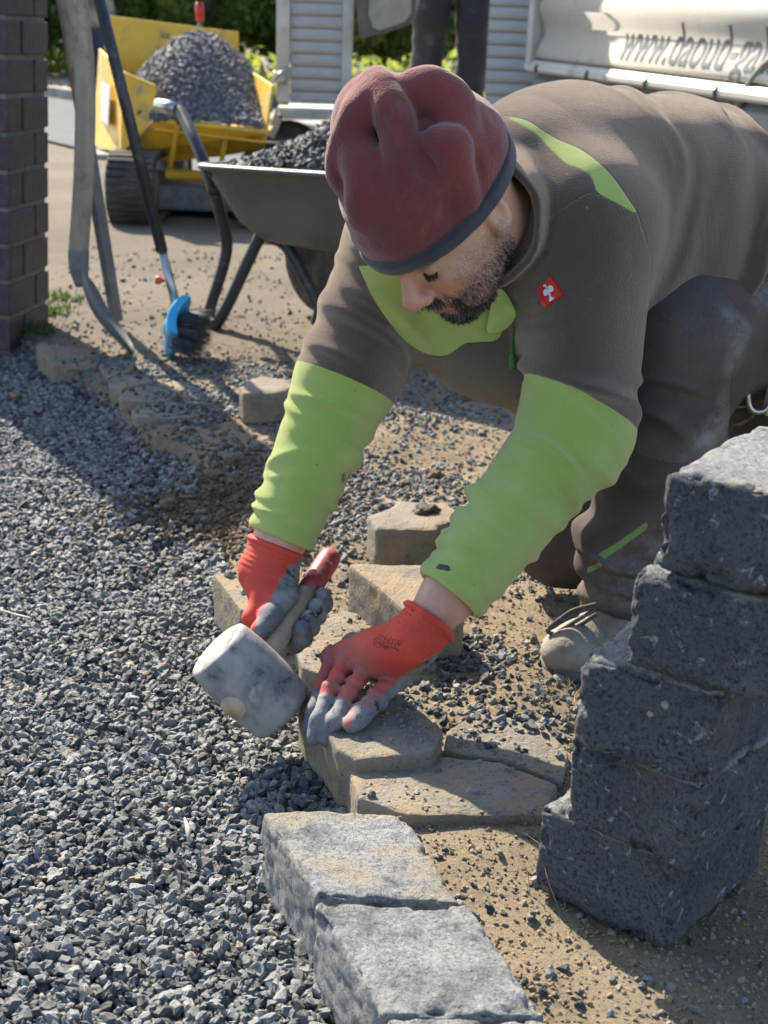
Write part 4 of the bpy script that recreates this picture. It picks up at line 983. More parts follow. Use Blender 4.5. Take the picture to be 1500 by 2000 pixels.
# ---- badge, zip pull, collar flap
def badge():
    c = hit(jacket_sdf, 1075, 570); e = [hit(jacket_sdf, *p) for p in ((1047, 566), (1081, 539), (1101, 573), (1068, 601))]
    n = unit(np.cross(e[1]-e[0], e[3]-e[0])); n = n*np.sign(n@(_C-c)); ctr = sum(e)/4; X_ = unit(e[1]-e[0]+e[2]-e[3]); Y_ = np.cross(n, X_); Y_ = Y_*np.sign(Y_@unit(e[0]-e[3]))
    w = .030
    def loc(a, b, h):
        base = ctr+X_*a*w+Y_*b*w; d = float(jacket_sdf((base)[None].astype(np.float32))[0]); return base-n*d*.9+n*h
    M_R = simple('badge_red', (.62, .035, .03), (.52, .028, .025), 90, .6, .3, 900, .0005); M_W = simple('badge_white', (.80, .80, .80), (.70, .70, .70), 90, .6, .2, 900, .0004)
    def sheet(nm, poly_fn, h, mat, par):
        V, Fc = poly_fn(h); return mesh_obj(nm, V, Fc, mat, par, True, world=True)
    k = 9; V = [loc(-.5+i/(k-1), -.5+j/(k-1), .0016) for i in range(k) for j in range(k)]; Fc = [(i*k+j, (i+1)*k+j, (i+1)*k+j+1, i*k+j+1) for i in range(k-1) for j in range(k-1)]
    rim = [i*k for i in range(k)]+[(k-1)*k+j for j in range(1, k)]+[i*k+k-1 for i in range(k-2, -1, -1)]+[j for j in range(k-2, 0, -1)]
    n0 = len(V); V += [V[r]-n*.004 for r in rim]; m_ = len(rim)
    Fc += [(rim[i], rim[(i+1) % m_], n0+(i+1) % m_, n0+i) for i in range(m_)]
    b = mesh_obj('badge', V, Fc, M_R, worker, True, world=True)
    def fan(nm, pts): 
        c_ = np.mean(pts, 0); V = [loc(*c_, .0023)]+[loc(x, y, .0023) for x, y in pts]; q = len(pts); V += [loc(x, y, .0014) for x, y in pts]
        Fc = [(0, 1+i, 1+(i+1) % q) for i in range(q)]+[(1+i, 1+q+i, 1+q+(i+1) % q, 1+(i+1) % q) for i in range(q)]; mesh_obj(nm, V, Fc, M_W, b, False, world=True)
    el = lambda cx, cy, rx, ry: [(cx+rx*math.cos(t), cy+ry*math.sin(t)) for t in np.linspace(0, 2*math.pi, 20, endpoint=False)]
    fan('emblem', el(-.13, .06, .135, .15)); fan('emblem', el(.13, .06, .135, .15)); fan('emblem', [(-.035, .1), (.035, .1), (.035, -.30), (.12, -.36), (.12, -.40), (-.12, -.40), (-.12, -.36), (-.035, -.30)]); fan('emblem', [(-.03, .18), (.03, .18), (.03, .33), (-.01, .39), (-.10, .37), (-.10, .31), (-.03, .31)])
badge()
M_PULL = simple('green_zip_pull', (.045, .24, .075), (.03, .17, .055), 60, .5, .2, 400, .0005)
zp = [hit(jacket_sdf, u, v)+unit(_C-hit(jacket_sdf, u, v))*.006 for u, v in ((1003, 640), (1001, 665), (1000, 690), (1000, 722))]
tube('zip_pull', [zp[0], zp[1], zp[2]], [.0014, .0018, .0018], M_PULL, worker, 8, world=True); tube('zip_tag', [zp[2], zp[2]*.7+zp[3]*.3, zp[3]], [.003, .0052, .0048], M_PULL, worker, 8, world=True, squash=(1, .6))
# turned-out collar flap, lime inside
def flap(nm, px, lift, mat):
    c = [hit(jacket_sdf, u, v) for u, v in px]; tow = [unit(_C-p) for p in c]; ctr = sum(c)/len(c)
    fr = [p+t*l for p, t, l in zip(c, tow, lift)]; m = sum(fr)/len(fr)+unit(_C-ctr)*.008; q = len(fr)
    V = [m]+fr+[m-unit(_C-ctr)*.004]+[p-t*.004 for p, t in zip(fr, tow)]
    Fc = [(0, 1+i, 1+(i+1) % q) for i in range(q)]+[(q+1, q+2+(i+1) % q, q+2+i) for i in range(q)]+[(1+i, q+2+i, q+2+(i+1) % q, 1+(i+1) % q) for i in range(q)]
    o = mesh_obj(nm, V, Fc, mat, worker, True, world=True); sub = o.modifiers.new('s', 'SUBSURF'); sub.levels = 2; sub.render_levels = 2; return o
M_LIME = simple('lime_fleece', (.46, .60, .155), (.38, .53, .11), 9, .95, .6, 700, .0012, sheen=.3)
flap('collar_flap', [(962, 558), (985, 562), (1000, 590), (1013, 614), (1002, 632), (985, 650), (945, 657), (952, 630), (958, 595)], [.012, .016, .012, .006, .008, .010, .012, .010, .010], M_LIME)

# ================================================================== PILLAR, TOOLS, BARROW
M_MORTAR = simple('mortar', (.20, .175, .15), (.14, .125, .11), 30, .95, .6, 200, .003, dirt=(.12, .14, .07), dscale=9)
M_BRICK = simple('dark_clinker', (.062, .040, .046), (.036, .026, .031), 22, .62, .6, 140, .002, dirt=(.15, .12, .11), dscale=30, damt=.3)
M_BLKTUBE = simple('black_coated_steel', (.018, .019, .022), (.03, .03, .033), 30, .42, .2, 150, .0006, dirt=(.16, .14, .11), dscale=22, damt=.2)
M_STEEL = simple('brushed_steel', (.46, .45, .44), (.38, .37, .36), 60, .35, .15, 300, .0004, metal=.9, stretch=(1, 1, .2))
M_GREYSTEEL = simple('weathered_steel', (.20, .205, .21), (.13, .13, .135), 18, .62, .35, 130, .001, metal=.35, dirt=(.19, .16, .125), dscale=14)
M_OLDWOOD = simple('weathered_ash_wood', (.34, .28, .215), (.23, .185, .14), 22, .85, .5, 90, .002, stretch=(1, 1, .08), dirt=(.16, .125, .095), dscale=18)
M_BLUE = simple('blue_plastic', (.035, .33, .62), (.03, .28, .55), 20, .32, .1, 100, .0005, dirt=(.30, .36, .40), dscale=25, damt=.15)
M_ORANGE = simple('orange_plastic', (.62, .085, .03), (.5, .07, .03), 20, .4, 0)
M_BRIS = simple('black_bristle', (.030, .031, .034), (.075, .075, .08), 40, .6, 0)
M_RUBBER = simple('black_rubber', (.022, .022, .023), (.06, .055, .048), 10, .8, .5, 100, .003, dirt=(.17, .145, .11), dscale=8)

pil = empty('brick_pillar', (-1.235, 4.25, -.05), 0, 'dark brown clinker brick pillar with pale mortar joints', 'pillar')
pil.rotation_euler = (0, rad(2.2), rad(-8))
W_, PIT, NC = .30, .1035, 13
box('mortar', (0, 0, PIT*NC/2-.006), (W_-.016, W_-.016, PIT*NC), M_MORTAR, pil, bevel=0)
bm = bmesh.new(); bm_box(bm, (0, 0, 0), (.190, .098, PIT-.014)); bo = from_bm('brick', bm, M_BRICK, pil, bevel=.004); proto = bo.data
first = True
for c in range(NC):
    for k in range(4):
        o = bo if first else link(bo.copy(), pil); first = False; o.data = proto; o.name = 'brick'
        a = k*math.pi/2; mir = 1 if c % 2 else -1; j = random.uniform(-.0025, .0025)
        p = Matrix.Rotation(a, 3, 'Z') @ Vector((mir*(-W_/2+.095), -W_/2+.049+j, 0)); o.location = (p.x, p.y, PIT*(c+.5)); o.rotation_euler = (random.uniform(-.006, .006), random.uniform(-.006, .006), a+random.uniform(-.008, .008))
box('cap', (0, 0, PIT*NC+.02), (.38, .38, .05), M_KERB, pil, bevel=.01)

# shovel with a long wooden handle, blade edge-on
def sheet(name, centre, across, half, thick, mat, parent, crown=.02, n=7):
    """a curved metal sheet swept along a path: across = unit vector over its width"""
    C_, fr = frames(centre); V = []; m = len(C_); ac = unit(across)
    for side in (0, 1):
        for i in range(m):
            t = fr[i][0]; nr = unit(np.cross(t, ac))
            for k in range(n):
                q = -1+2*k/(n-1); V.append(C_[i]+ac*half[i]*q+nr*(crown*(q*q)*half[i]/max(half)+(thick if side else 0)))
    F = []
    for i in range(m-1):
        for k in range(n-1):
            a = i*n+k; F.append((a, a+1, a+n+1, a+n)); b = a+m*n; F.append((b, b+n, b+n+1, b+1))
    for i in range(m-1):
        for k in (0, n-1): a = i*n+k; F.append((a, a+n, a+n+m*n, a+m*n))
    for k in range(n-1):
        for i in (0, m-1): a = i*n+k; F.append((a, a+1, a+1+m*n, a+m*n))
    return mesh_obj(name, V, F, mat, parent, True, world=True)
_sb = G(252, 690)
shv = empty('shovel', tuple(_sb), 0, 'shovel with weathered wooden handle and curved grey blade beside the pillar', 'shovel')
hpts = [D(140, -220, 4.02), D(152, 0, 4.0), D(166, 150, 3.98), D(164, 330, 3.97), D(155, 470, 3.96), D(153, 500, 3.955)]
tube('handle', smooth_path(hpts, 6), [.0275]*31, M_OLDWOOD, shv, 14, world=True)
tube('socket', smooth_path([D(154, 488, 3.957), D(154, 520, 3.955), D(160, 560, 3.95)], 5), [.029, .029, .029, .0285, .028, .027, .026, .024, .022, .020, .017], M_GREYSTEEL, shv, 14, world=True)
bl = smooth_path([D(155, 515, 3.955), D(163, 565, 3.95), D(182, 612, 3.93), D(212, 650, 3.91), D(256, 694, 3.88)], 4)
sheet('blade', bl, (-.10, .97, -.18), [.02, .03, .05, .08, .10, .11, .115, .118, .12, .12, .12, .118, .115, .105, .09, .07, .04], .003, M_GREYSTEEL, shv, crown=.03)
pole = empty('pole', tuple(G(228, 628)), 0, 'slim pole with pale wooden top and grey steel lower half behind the shovel', 'pole')
pa, pb = D(85, -230, 4.18), D(228, 626, 4.30)
tube('wooden_shaft', [pa, pa*.44+pb*.56], [.020, .020], M_OLDWOOD, pole, 12, world=True)
tube('steel_shaft', [pa*.46+pb*.54, pa*.3+pb*.7, pb], [.0235, .0225, .020], M_GREYSTEEL, pole, 4, world=True, smooth=False)

# broom
brm = empty('broom', tuple(G(380, 690)), 0, 'broom with black and steel telescopic handle and light blue head', 'broom')
b0, b1, b2 = D(140, -220, 4.12), D(317, 492, 3.99), D(346, 604, 3.955)
tube('handle', [b0, b1], [.0165, .0165], M_BLKTUBE, brm, 16, world=True); tube('steel_tube', [b1-unit(b1-b0)*.01, b2], [.0125, .0125], M_STEEL, brm, 16, world=True)
kp = D(327, 549, 3.97); ks = unit(np.array([-1, -.25, .1]))
lathe('clamp_knob', [(.004, 0), (.006, .008), (.011, .010), (.012, .022), (.009, .026)], M_ORANGE, brm, 14, axis_matrix(tuple(kp+ks*.008), ks), world=True)
tube('collar', [b2-unit(b2-b1)*.012, b2+unit(b2-b1)*.012], .0145, M_BLKTUBE, brm, 14, world=True)
n0, n1 = D(349, 610, 3.95), D(352, 640, 3.94); hc0, hc1 = D(362, 606, 3.94), D(336, 676, 3.87)
tube('neck', [n0-unit(n1-n0)*.006, n0*.5+n1*.5, n1], [.015, .019, .022], M_BLUE, brm, 12, world=True)
def head_fn(P):
    q = unit(hc1-hc0); mid = (hc0+hc1)/2; nn_ = unit(np.cross(q, (0, 1, 0))); t = along(P, hc0, hc1)
    bow = .020*(1-(2*t-1)**2); Pb = P+bow[:, None]*A3(nn_*np.sign(nn_[0]))*1.0
    return smin(rbox(Pb, mid, (.014, .10, .062), np.stack([nn_, np.cross(q, nn_), q], 1), .010), cap(P, n1, mid-.012*nn_*np.sign(nn_[0]), .020, .030), .02)
hb, _ = sdf_obj('brush_head', head_fn, np.minimum(hc0, hc1)-.14, np.maximum(hc0, hc1)+.14, .004, M_BLUE, brm)
nb_ = 1500; t = RNG.random(nb_); q = unit(hc1-hc0); dpt = RNG.uniform(-.085, .085, nb_); rts = hc0+(hc1-hc0)*(t[:, None]*.9+.04)+np.array([0, 1.0, -.1])*dpt[:, None]+np.array([.004, 0, 0])
drs = np.array([1.0, -.05, -.10])+q*(t[:, None]-.35)*.55+np.array([0, 1.0, 0])*(dpt[:, None]*1.6)+RNG.normal(size=(nb_, 3))*.025
bo_ = hairs('bristles', rts, drs, .080, .0016, M_BRIS, brm, curl=.03); bo_['kind'] = 'stuff'

# wheelbarrow
M_TRAY = simple('galvanised_tray', (.155, .158, .155), (.11, .112, .11), 5, .5, .2, 60, .0015, metal=.45, dirt=(.15, .135, .11), dscale=5, damt=.35)
wbr = empty('wheelbarrow', tuple(G(418, 636)), 0, 'grey metal wheelbarrow with black tube frame, heaped with dark grit', 'wheelbarrow')
A_ = D(376, 322, 4.30); dd_ = unit(np.array([.77, -.62, 0])); ww_ = np.array([-dd_[1], dd_[0], 0]); ww_ = ww_*np.sign(ww_[1])
LT, WT = .86, .60
def ring(s0, s1, w0, w1, z, n=48, rise=0.0, e=9.0):
    out = []
    for k in range(n):
        a = 2*math.pi*k/n; c, s = math.cos(a), math.sin(a); x = np.sign(c)*abs(c)**(2/e); y = np.sign(s)*abs(s)**(2/e)
        out.append(A_*[1, 1, 0]+dd_*((s0+s1)/2+x*(s1-s0)/2)+ww_*((w0+w1)/2+y*(w1-w0)/2)+np.array([0, 0, z+rise*((x+1)/2)]))
    return out
zr = A_[2]
rings = [ring(-.012, LT+.012, -.012, WT+.012, zr-.004, rise=.03), ring(-.012, LT+.012, -.012, WT+.012, zr+.004, rise=.03), ring(0, LT, 0, WT, zr+.005, rise=.03), ring(.02, LT-.05, .015, WT-.015, zr-.04, rise=.02), ring(.10, LT-.17, .06, WT-.06, zr-.16), ring(.16, LT-.24, .10, WT-.10, zr-.205), ring(.20, LT-.28, .13, WT-.13, zr-.215)]
V = [p for r_ in rings for p in r_]; n = 48; Fc = [(i*n+k, i*n+(k+1) % n, (i+1)*n+(k+1) % n, (i+1)*n+k) for i in range(len(rings)-1) for k in range(n)]; Fc.append(tuple((len(rings)-1)*n+k for k in range(n)))
tray = mesh_obj('tray', V, Fc, M_TRAY, wbr, True, world=True); md = tray.modifiers.new('t', 'SOLIDIFY'); md.thickness = .002
tube('rim', rings[0]+rings[0][:1], .0085, M_TRAY, wbr, 8, world=True)
fy_ = 4.40
for pts in ([(420, 378, 4.36), (429, 412, 4.40), (438, 445, 4.42), (443, 480, 4.43), (436, 520, 4.43), (414, 590, 4.43), (409, 612, 4.44), (410, 622, 4.42), (420, 634, 4.36), (430, 622, 4.34), (450, 585, 4.33), (480, 520, 4.32), (512, 452, 4.31)],
            [(505, 450, 4.32), (528, 464, 4.30), (548, 472, 4.28), (566, 490, 4.27), (590, 535, 4.26), (614, 580, 4.25), (624, 602, 4.24), (618, 634, 4.24)], [(640, 500, 4.7), (630, 560, 4.7), (624, 600, 4.62)]):
    tube('leg', smooth_path([D(*p) for p in pts], 5), .0185, M_BLKTUBE, wbr, 12, world=True)
tube('handle', smooth_path([D(420, 380, 4.36), D(397, 314, 4.42), D(378, 270, 4.48), D(360, 232, 4.55), D(350, 217, 4.58), D(336, 211, 4.60)], 6), .0185, M_BLKTUBE, wbr, 12, world=True)
tube('grip', [D(345, 214, 4.585), D(328, 209, 4.61), D(308, 206, 4.64)], [.021, .0215, .021], M_STEEL, wbr, 12, world=True)
wc = np.array([-.20, 4.62, .175]); wh = lathe('wheel', [(.06, -.02), (.11, -.025), (.12, -.04), (.165, -.042), (.185, -.02), (.185, .02), (.165, .042), (.12, .04), (.11, .025), (.06, .02)], M_RUBBER, wbr, 28, axis_matrix(tuple(wc), tuple(ww_)), world=True)
# its load
n_ = 5200; a, b = RNG.random(n_), RNG.random(n_); px_, py_ = a*2-1, b*2-1; hh = np.clip(1-np.maximum(np.abs(px_)**2.2, np.abs(py_)**2.0), 0, 1)
Pw = A_*[1, 1, 0]+dd_*(.04+a*(LT-.10))[:, None]+ww_*(.03+b*(WT-.06))[:, None]; Pw[:, 2] = zr-.02+.03*a+.20*hh**.8*(.30+.70*np.exp(-((a-.60)/.30)**2))+RNG.normal(size=n_)*.003
M_WET = mat_gravel('wet_basalt_grit', (.022, .023, .026), (.105, .108, .112))
hw = grit('grit_load', Pw, sizes(n_, .009, .0165, .026), M_WET); tag(hw, 'heap of dark grit filling the wheelbarrow', 'gravel', kind='stuff')

# ================================================================== YELLOW TRACKED DUMPER
M_YEL = simple('worn_yellow_paint', (.70, .43, .030), (.62, .36, .025), 5, .5, .25, 70, .001, dirt=(.30, .24, .14), dscale=7, damt=.35)
M_AMB = M_YEL
def slab(name, pts, thick, mat, parent, bevel=.004):
    pts = [np.asarray(p, float) for p in pts]; n = np.zeros(3)
    for i in range(len(pts)): n += np.cross(pts[i]-pts[0], pts[(i+1) % len(pts)]-pts[0])
    n = unit(n); c = sum(pts)/len(pts); n = n*np.sign(n@(c-_C))
    bm = bmesh.new(); bm.faces.new([bm.verts.new(Vector(p)) for p in pts]); r = bmesh.ops.extrude_face_region(bm, geom=bm.faces[:])
    bmesh.ops.translate(bm, verts=[e for e in r['geom'] if isinstance(e, bmesh.types.BMVert)], vec=Vector(n*thick)); return from_bm(name, bm, mat, parent, bevel=bevel, world=True)
dmp = empty('tracked_dumper', tuple(G(300, 436)), 0, 'yellow mini dumper on rubber tracks with its skip full of grit', 'dumper')
Y0, Y1 = 6.95, 7.85
slab('skip_back', [D(205, 29, Y1), D(466, 62, Y1), D(467, 150, Y1-.02), D(203, 140, Y1-.02)], .014, M_YEL, dmp)
slab('skip_side', [D(193, 95, Y1-.03), D(240, 140, Y0), D(236, 301, Y0+.02), D(181, 284, Y1-.35)], .014, M_YEL, dmp)
slab('skip_front', [D(241, 140, Y0-.01), D(303, 166, Y0-.08), D(301, 226, Y0-.08), D(268, 268, Y0-.04), D(237, 300, Y0)], .014, M_YEL, dmp)
slab('skip_lip', [D(299, 228, Y0-.09), D(518, 254, Y0-.12), D(519, 262, Y0-.12), D(297, 238, Y0-.09)], .03, M_YEL, dmp)
slab('skip_apron', [D(298, 238, Y0-.07), D(518, 261, Y0-.10), D(517, 292, Y0+.08), D(430, 306, Y0+.18), D(330, 316, Y0+.2), D(248, 298, Y0+.1)], .012, M_AMB, dmp)
slab('skip_side', [D(467, 124, Y1-.03), D(531, 166, Y0+.02), D(517, 262, Y0-.10), D(466, 240, Y1-.10)], .014, M_YEL, dmp)
slab('skip_floor', [D(300, 236, Y0-.06)-[0, 0, .03], D(516, 262, Y0-.09)-[0, 0, .03], np.array([-.66, Y1-.05, .40]), np.array([-1.28, Y1-.05, .40])], .012, M_YEL, dmp)
for us in ((346, 332), (446, 430)):
    slab('rib', [D(us[0]-5, 246, Y0-.10), D(us[0]+5, 247, Y0-.10), D(us[1]+5, 330, Y0+.05), D(us[1]-5, 330, Y0+.05)], .05, M_AMB, dmp)
slab('sticker', [D(199, 160, 7.49), D(216, 168, 7.20), D(212, 246, 7.16), D(198, 232, 7.44)], -.004, simple('faded_sticker', (.62, .60, .55), (.5, .48, .44), 20, .6, 0), dmp, bevel=0)
slab('worn_decal', [D(313, 62, Y1-.004), D(332, 64, Y1-.004), D(331, 88, Y1-.004), D(313, 86, Y1-.004)], -.003, simple('worn_decal', (.12, .105, .07), (.45, .32, .08), 60, .7, 0), dmp, bevel=0)
tube('yoke', [D(325, 338, Y0+.22), D(430, 348, Y0+.22)], [.028, .028], M_YEL, dmp, 12, world=True)
box('chassis', tuple((D(300, 385, 7.2)+D(480, 385, 7.2))/2+np.array([0, .3, -.0])), (.52, .8, .12), M_GREYSTEEL, dmp, world=True, bevel=.015)
box('deck', tuple(D(222, 300, 7.4)), (.22, .5, .03), M_KERB, dmp, world=True, bevel=.006)
def track(xc, name='track'):
    W2 = .115; hgt = .155; ya, yb = 6.72, 8.0; V = []; Fc = []; path = []
    for k in range(14): a = -math.pi/2-math.pi*k/13; path.append((ya+.15+math.cos(a)*.15, .155+math.sin(a)*.155+.05*(k > 8)*0))
    for k in range(14): a = math.pi/2-math.pi*k/13; path.append((yb-.15+math.cos(a)*.15, .155+math.sin(a)*.155))
    n = len(path); prof = [(-W2, -.02), (-W2, 0), (-W2*.5, .006), (W2*.5, .006), (W2, 0), (W2, -.02)]; m = len(prof); cen = np.mean(path, 0)
    for (y, z) in path:
        d = np.array([y-np.clip(y, ya+.15, yb-.15), z-.155]); d = d/(np.linalg.norm(d)+1e-9)
        for (x, h) in prof: V.append((xc+x, y+d[0]*h, z-.01+d[1]*h))
    for i in range(n):
        for k in range(m): Fc.append((i*m+k, i*m+(k+1) % m, ((i+1) % n)*m+(k+1) % m, ((i+1) % n)*m+k))
    t = mesh_obj(name, V, Fc, M_RUBBER, dmp, True, world=True)
    P_, fr = frames([np.array([xc, y, z]) for y, z in path]); L = 0; tot = []
    for i in range(n):
        a = np.array([0, *path[i]]); b = np.array([0, *path[(i+1) % n]]); ln = np.linalg.norm(b-a); k = max(1, int(ln/.055))
        for j in range(k):
            p = a+(b-a)*(j+.5)/k; d = np.array([p[1]-np.clip(p[1], ya+.15, yb-.15), p[2]-.155]); d = d/(np.linalg.norm(d)+1e-9); tot.append((p[1]+d[0]*.008, p[2]-.01+d[1]*.008, math.atan2(d[1], d[0])))
    bm = bmesh.new(); bm_box(bm, (0, 0, 0), (W2*1.9, .026, .022)); lo = from_bm('lug', bm, M_RUBBER, t, bevel=.004)
    for i, (y, z, a) in enumerate(tot):
        o = lo if i == 0 else link(lo.copy(), t); o.name = 'lug'; o.location = Vector((xc, y, z))-Vector(parent_loc(t)); o.rotation_euler = (a-math.pi/2, 0, 0)
    for yy, r_ in ((ya+.15, .10), (yb-.15, .10), ((ya+yb)/2, .06)):
        lathe('roller', [(.02, -.10), (r_, -.10), (r_, .10), (.02, .10)], M_GREYSTEEL, t, 18, axis_matrix((xc, yy, .13), (1, 0, 0)), world=True)
track(-1.235); track(-.62)
lv = D(391, 62, Y1+.05); tube('lever', [lv-np.array([0, 0, .1]), lv, D(390, 36, Y1+.06)], .012, M_GREYSTEEL, dmp, 10, world=True); tube('lever_grip', [D(390, 40, Y1+.06), D(390, 20, Y1+.07), D(390, 4, Y1+.07)], [.022, .024, .020], simple('red_grip', (.55, .02, .035), (.45, .02, .03), 20, .4, 0), dmp, 12, world=True)
n_ = 15000; a, b = RNG.random(n_), RNG.random(n_); xl, xr = -1.21-.10*sstep(b, 0, .3), -.64-.0*b
xx = xl+(xr-xl)*a; yy = Y0-.10+b*(Y1-.06-Y0+.10); h_ = np.clip(1-((a-.44)/.66)**2-.25*np.abs(a-.44), 0, 1)*np.clip(1-((b-.74)/.76)**2, 0, 1)
Pd = np.stack([xx, yy, .455+.40*h_+RNG.normal(size=n_)*.004], 1); kd = ~((a < .10) & (b < .06)); Pd = Pd[kd]
M_DRYG = mat_gravel('dumper_basalt_grit', (.055, .056, .060), (.20, .20, .21))
hd_ = grit('grit_load', Pd, sizes(len(Pd), .010, .018, .028), M_DRYG); tag(hd_, 'large heap of dark grit in the yellow skip', 'gravel', kind='stuff')

# ================================================================== TRAILER WITH SLATTED GATES
M_ALU = simple('dull_aluminium', (.50, .49, .46), (.40, .39, .37), 5, .5, .2, 80, .0008, metal=.35, dirt=(.36, .32, .26), dscale=6, damt=.35)
M_ALUW = simple('slat_aluminium', (.46, .45, .43), (.38, .37, .355), 3, .55, .2, 60, .0008, metal=.2, dirt=(.36, .33, .28), dscale=4, damt=.4)
YT = 8.2
trl = empty('trailer', (.1, YT+.6, -.02), 0, 'low aluminium trailer with tall slatted gates and a treadplate mudguard', 'trailer')
def gate(u0, u1, vb, post):
    p0, p1 = D(u0, vb, YT), D(u1, vb, YT); zb = (p0[2]+p1[2])/2; w = p1[0]-p0[0]; cx = (p0[0]+p1[0])/2; H_ = 1.0
    g = box('gate', (cx, YT+.03, zb+H_/2), (w, .012, H_), M_ALUW, trl, bevel=0, world=True)
    n = int(H_/.0665)
    bm = bmesh.new()
    prof = [(.0, -.0325), (-.016, -.028), (-.020, -.010), (-.006, .030), (0, .0325)]
    f = [bm.verts.new((-w/2+.001, y, z)) for y, z in prof]; bm.faces.new(f); r = bmesh.ops.extrude_face_region(bm, geom=bm.faces[:]); bmesh.ops.translate(bm, verts=[e for e in r['geom'] if isinstance(e, bmesh.types.BMVert)], vec=(w-.002, 0, 0))
    s0 = from_bm('slat', bm, M_ALUW, g)
    for k in range(n):
        o = s0 if k == 0 else link(s0.copy(), g); o.name = 'slat'; o.location = (cx-parent_loc(g)[0], YT+.022-parent_loc(g)[1], zb+.034+k*.0665-parent_loc(g)[2])
    for x, pw in post: box('post', (x, YT-.005, zb+H_/2-.005), (pw, .05, H_+.01), M_ALU, trl, bevel=.004, world=True)
def xu(u): return D(u, 120, YT)[0]
gate(566, 668, 204, [(xu(553), .072), (xu(678), .058)])
gate(946, 1046, 212, [(xu(1056), .05)])
zb = D(620, 210, YT)[2]
bx0, bx1 = xu(536), xu(1062)
box('bed', ((bx0+bx1)/2, YT+.75, zb-.035), (bx1-bx0, 1.5, .06), M_ALU, trl, bevel=.006, world=True)
box('side_rail', ((xu(880)+bx1)/2, YT-.03, zb-.03), (bx1-xu(880), .05, .10), M_ALU, trl, bevel=.008, world=True)
M_TREAD = simple('treadplate', (.46, .45, .42), (.36, .35, .33), 8, .45, .8, 55, .004, metal=.4)
fp = [D(u, v, YT-.28) for u, v in ((528, 268), (546, 224), (650, 226), (668, 262))]
M_ = []
for i in range(3):
    a, b = fp[i], fp[i+1]; q = unit(b-a); nrm = np.cross(q, (0, 1, 0)); nrm = nrm*np.sign(nrm[2])
    slab_pts = [a, b, b+np.array([0, .30, 0]), a+np.array([0, .30, 0])]
    bm = bmesh.new(); bm.faces.new([bm.verts.new(Vector(p)) for p in slab_pts]); r = bmesh.ops.extrude_face_region(bm, geom=bm.faces[:]); bmesh.ops.translate(bm, verts=[e for e in r['geom'] if isinstance(e, bmesh.types.BMVert)], vec=Vector(nrm*.010)); from_bm('mudguard', bm, M_TREAD, trl, bevel=.002, world=True)
    box('mudguard_edge', tuple((a+b)/2+nrm*.002+np.array([0, -.004, 0])), (np.linalg.norm(b-a), .012, .05), M_TREAD, trl, bevel=.002, world=True, M=Matrix.Rotation(-math.atan2((b-a)[2], (b-a)[0]), 4, 'Y'))
for xo, nm in ((0, 'wheel'), (.52, 'wheel')):
    wc = D(560, 300, YT-.16)+np.array([xo, 0, 0]); wc[2] = .205
    w_ = lathe(nm, [(.03, -.03), (.125, -.035), (.135, -.06), (.19, -.062), (.215, -.04), (.218, 0), (.215, .04), (.19, .062), (.135, .06), (.03, .03)], M_RUBBER, trl, 30, axis_matrix(tuple(wc), (.35, -.93, 0)), world=True)
    lathe('rim', [(.01, .036), (.05, .04), (.10, .034), (.122, .052), (.128, .056)], M_ALU, w_, 24, axis_matrix(tuple(wc), (.35, -.93, 0)), world=True)
lt = D(546, 150, YT-.05); box('latch', tuple(lt), (.07, .05, .06), M_STEEL, trl, bevel=.01, world=True); tube('latch_bar', [lt+np.array([-.05, -.02, -.06]), lt+np.array([-.02, -.03, 0]), lt+np.array([.05, -.03, .05])], .010, M_STEEL, trl, 8, world=True)
slab('corner_plate', [D(548, 165, YT-.06), D(562, 165, YT-.06), D(568, 200, YT-.06), D(542, 200, YT-.06)], .01, M_ALU, trl)

# ================================================================== TRUCK SIDE WITH LETTERING
M_PANEL = simple('cream_grey_lorry_paint', (.52, .485, .42), (.45, .42, .365), 2.5, .38, .12, 40, .001, dirt=(.38, .34, .28), dscale=3, damt=.35)
M_SKIRT = simple('grey_lorry_skirt', (.20, .205, .19), (.15, .155, .145), 4, .5, .15, 60, .001, dirt=(.22, .20, .17), dscale=5)
M_TXT = simple('grey_lettering', (.11, .11, .112), (.15, .15, .15), 12, .5, 0)
dT = unit(ray(-181, -30)); P0 = D(1049, 133, 8.0); sT = -dT; nT = unit(np.cross((0, 0, 1), sT)); nT = nT*np.sign(nT@(_C-P0)); uT = unit(np.cross(nT, sT)); uT = uT*np.sign(uT[2])
def onT(u, v):
    d = ray(u, v); t = ((P0-_C)@nT)/(d@nT); q = _C+d*t-P0; return q@sT, q@uT
TM = Matrix(((sT[0], -nT[0], uT[0], 0), (sT[1], -nT[1], uT[1], 0), (sT[2], -nT[2], uT[2], 0), (0, 0, 0, 1)))
truck = empty('truck', tuple(P0*[1, 1, 0]+np.array([.8, -1.5, 0])), 0, 'pale lorry body side with grey web address lettering, parked behind the worker', 'truck')
LTk = 4.2; hA = onT(1053, 113)[1]; hB = onT(1039, 139)[1]; hC = onT(1378, 243)[1]
def extr(name, prof, s0, s1, mat, smooth=False):
    """prof: (out, up) closed outline, run along the lorry"""
    V = []; n = len(prof)
    for s in (s0, s1): V += [P0+sT*s+nT*o+uT*h for o, h in prof]
    Fc = [(i, (i+1) % n, n+(i+1) % n, n+i) for i in range(n)]+[tuple(range(n))[::-1], tuple(range(n, 2*n))]
    o = mesh_obj(name, V, Fc, mat, truck, False, world=True)
    bm = bmesh.new(); bm.from_mesh(o.data); bmesh.ops.recalc_face_normals(bm, faces=bm.faces[:]); bm.to_mesh(o.data); bm.free()
    if smooth:
        for p in o.data.polygons: p.use_smooth = len(p.vertices) == 4
    return o
def bow(h): return .010+.016*math.cos((h-hA-.02)/.20*2*math.pi*.85)
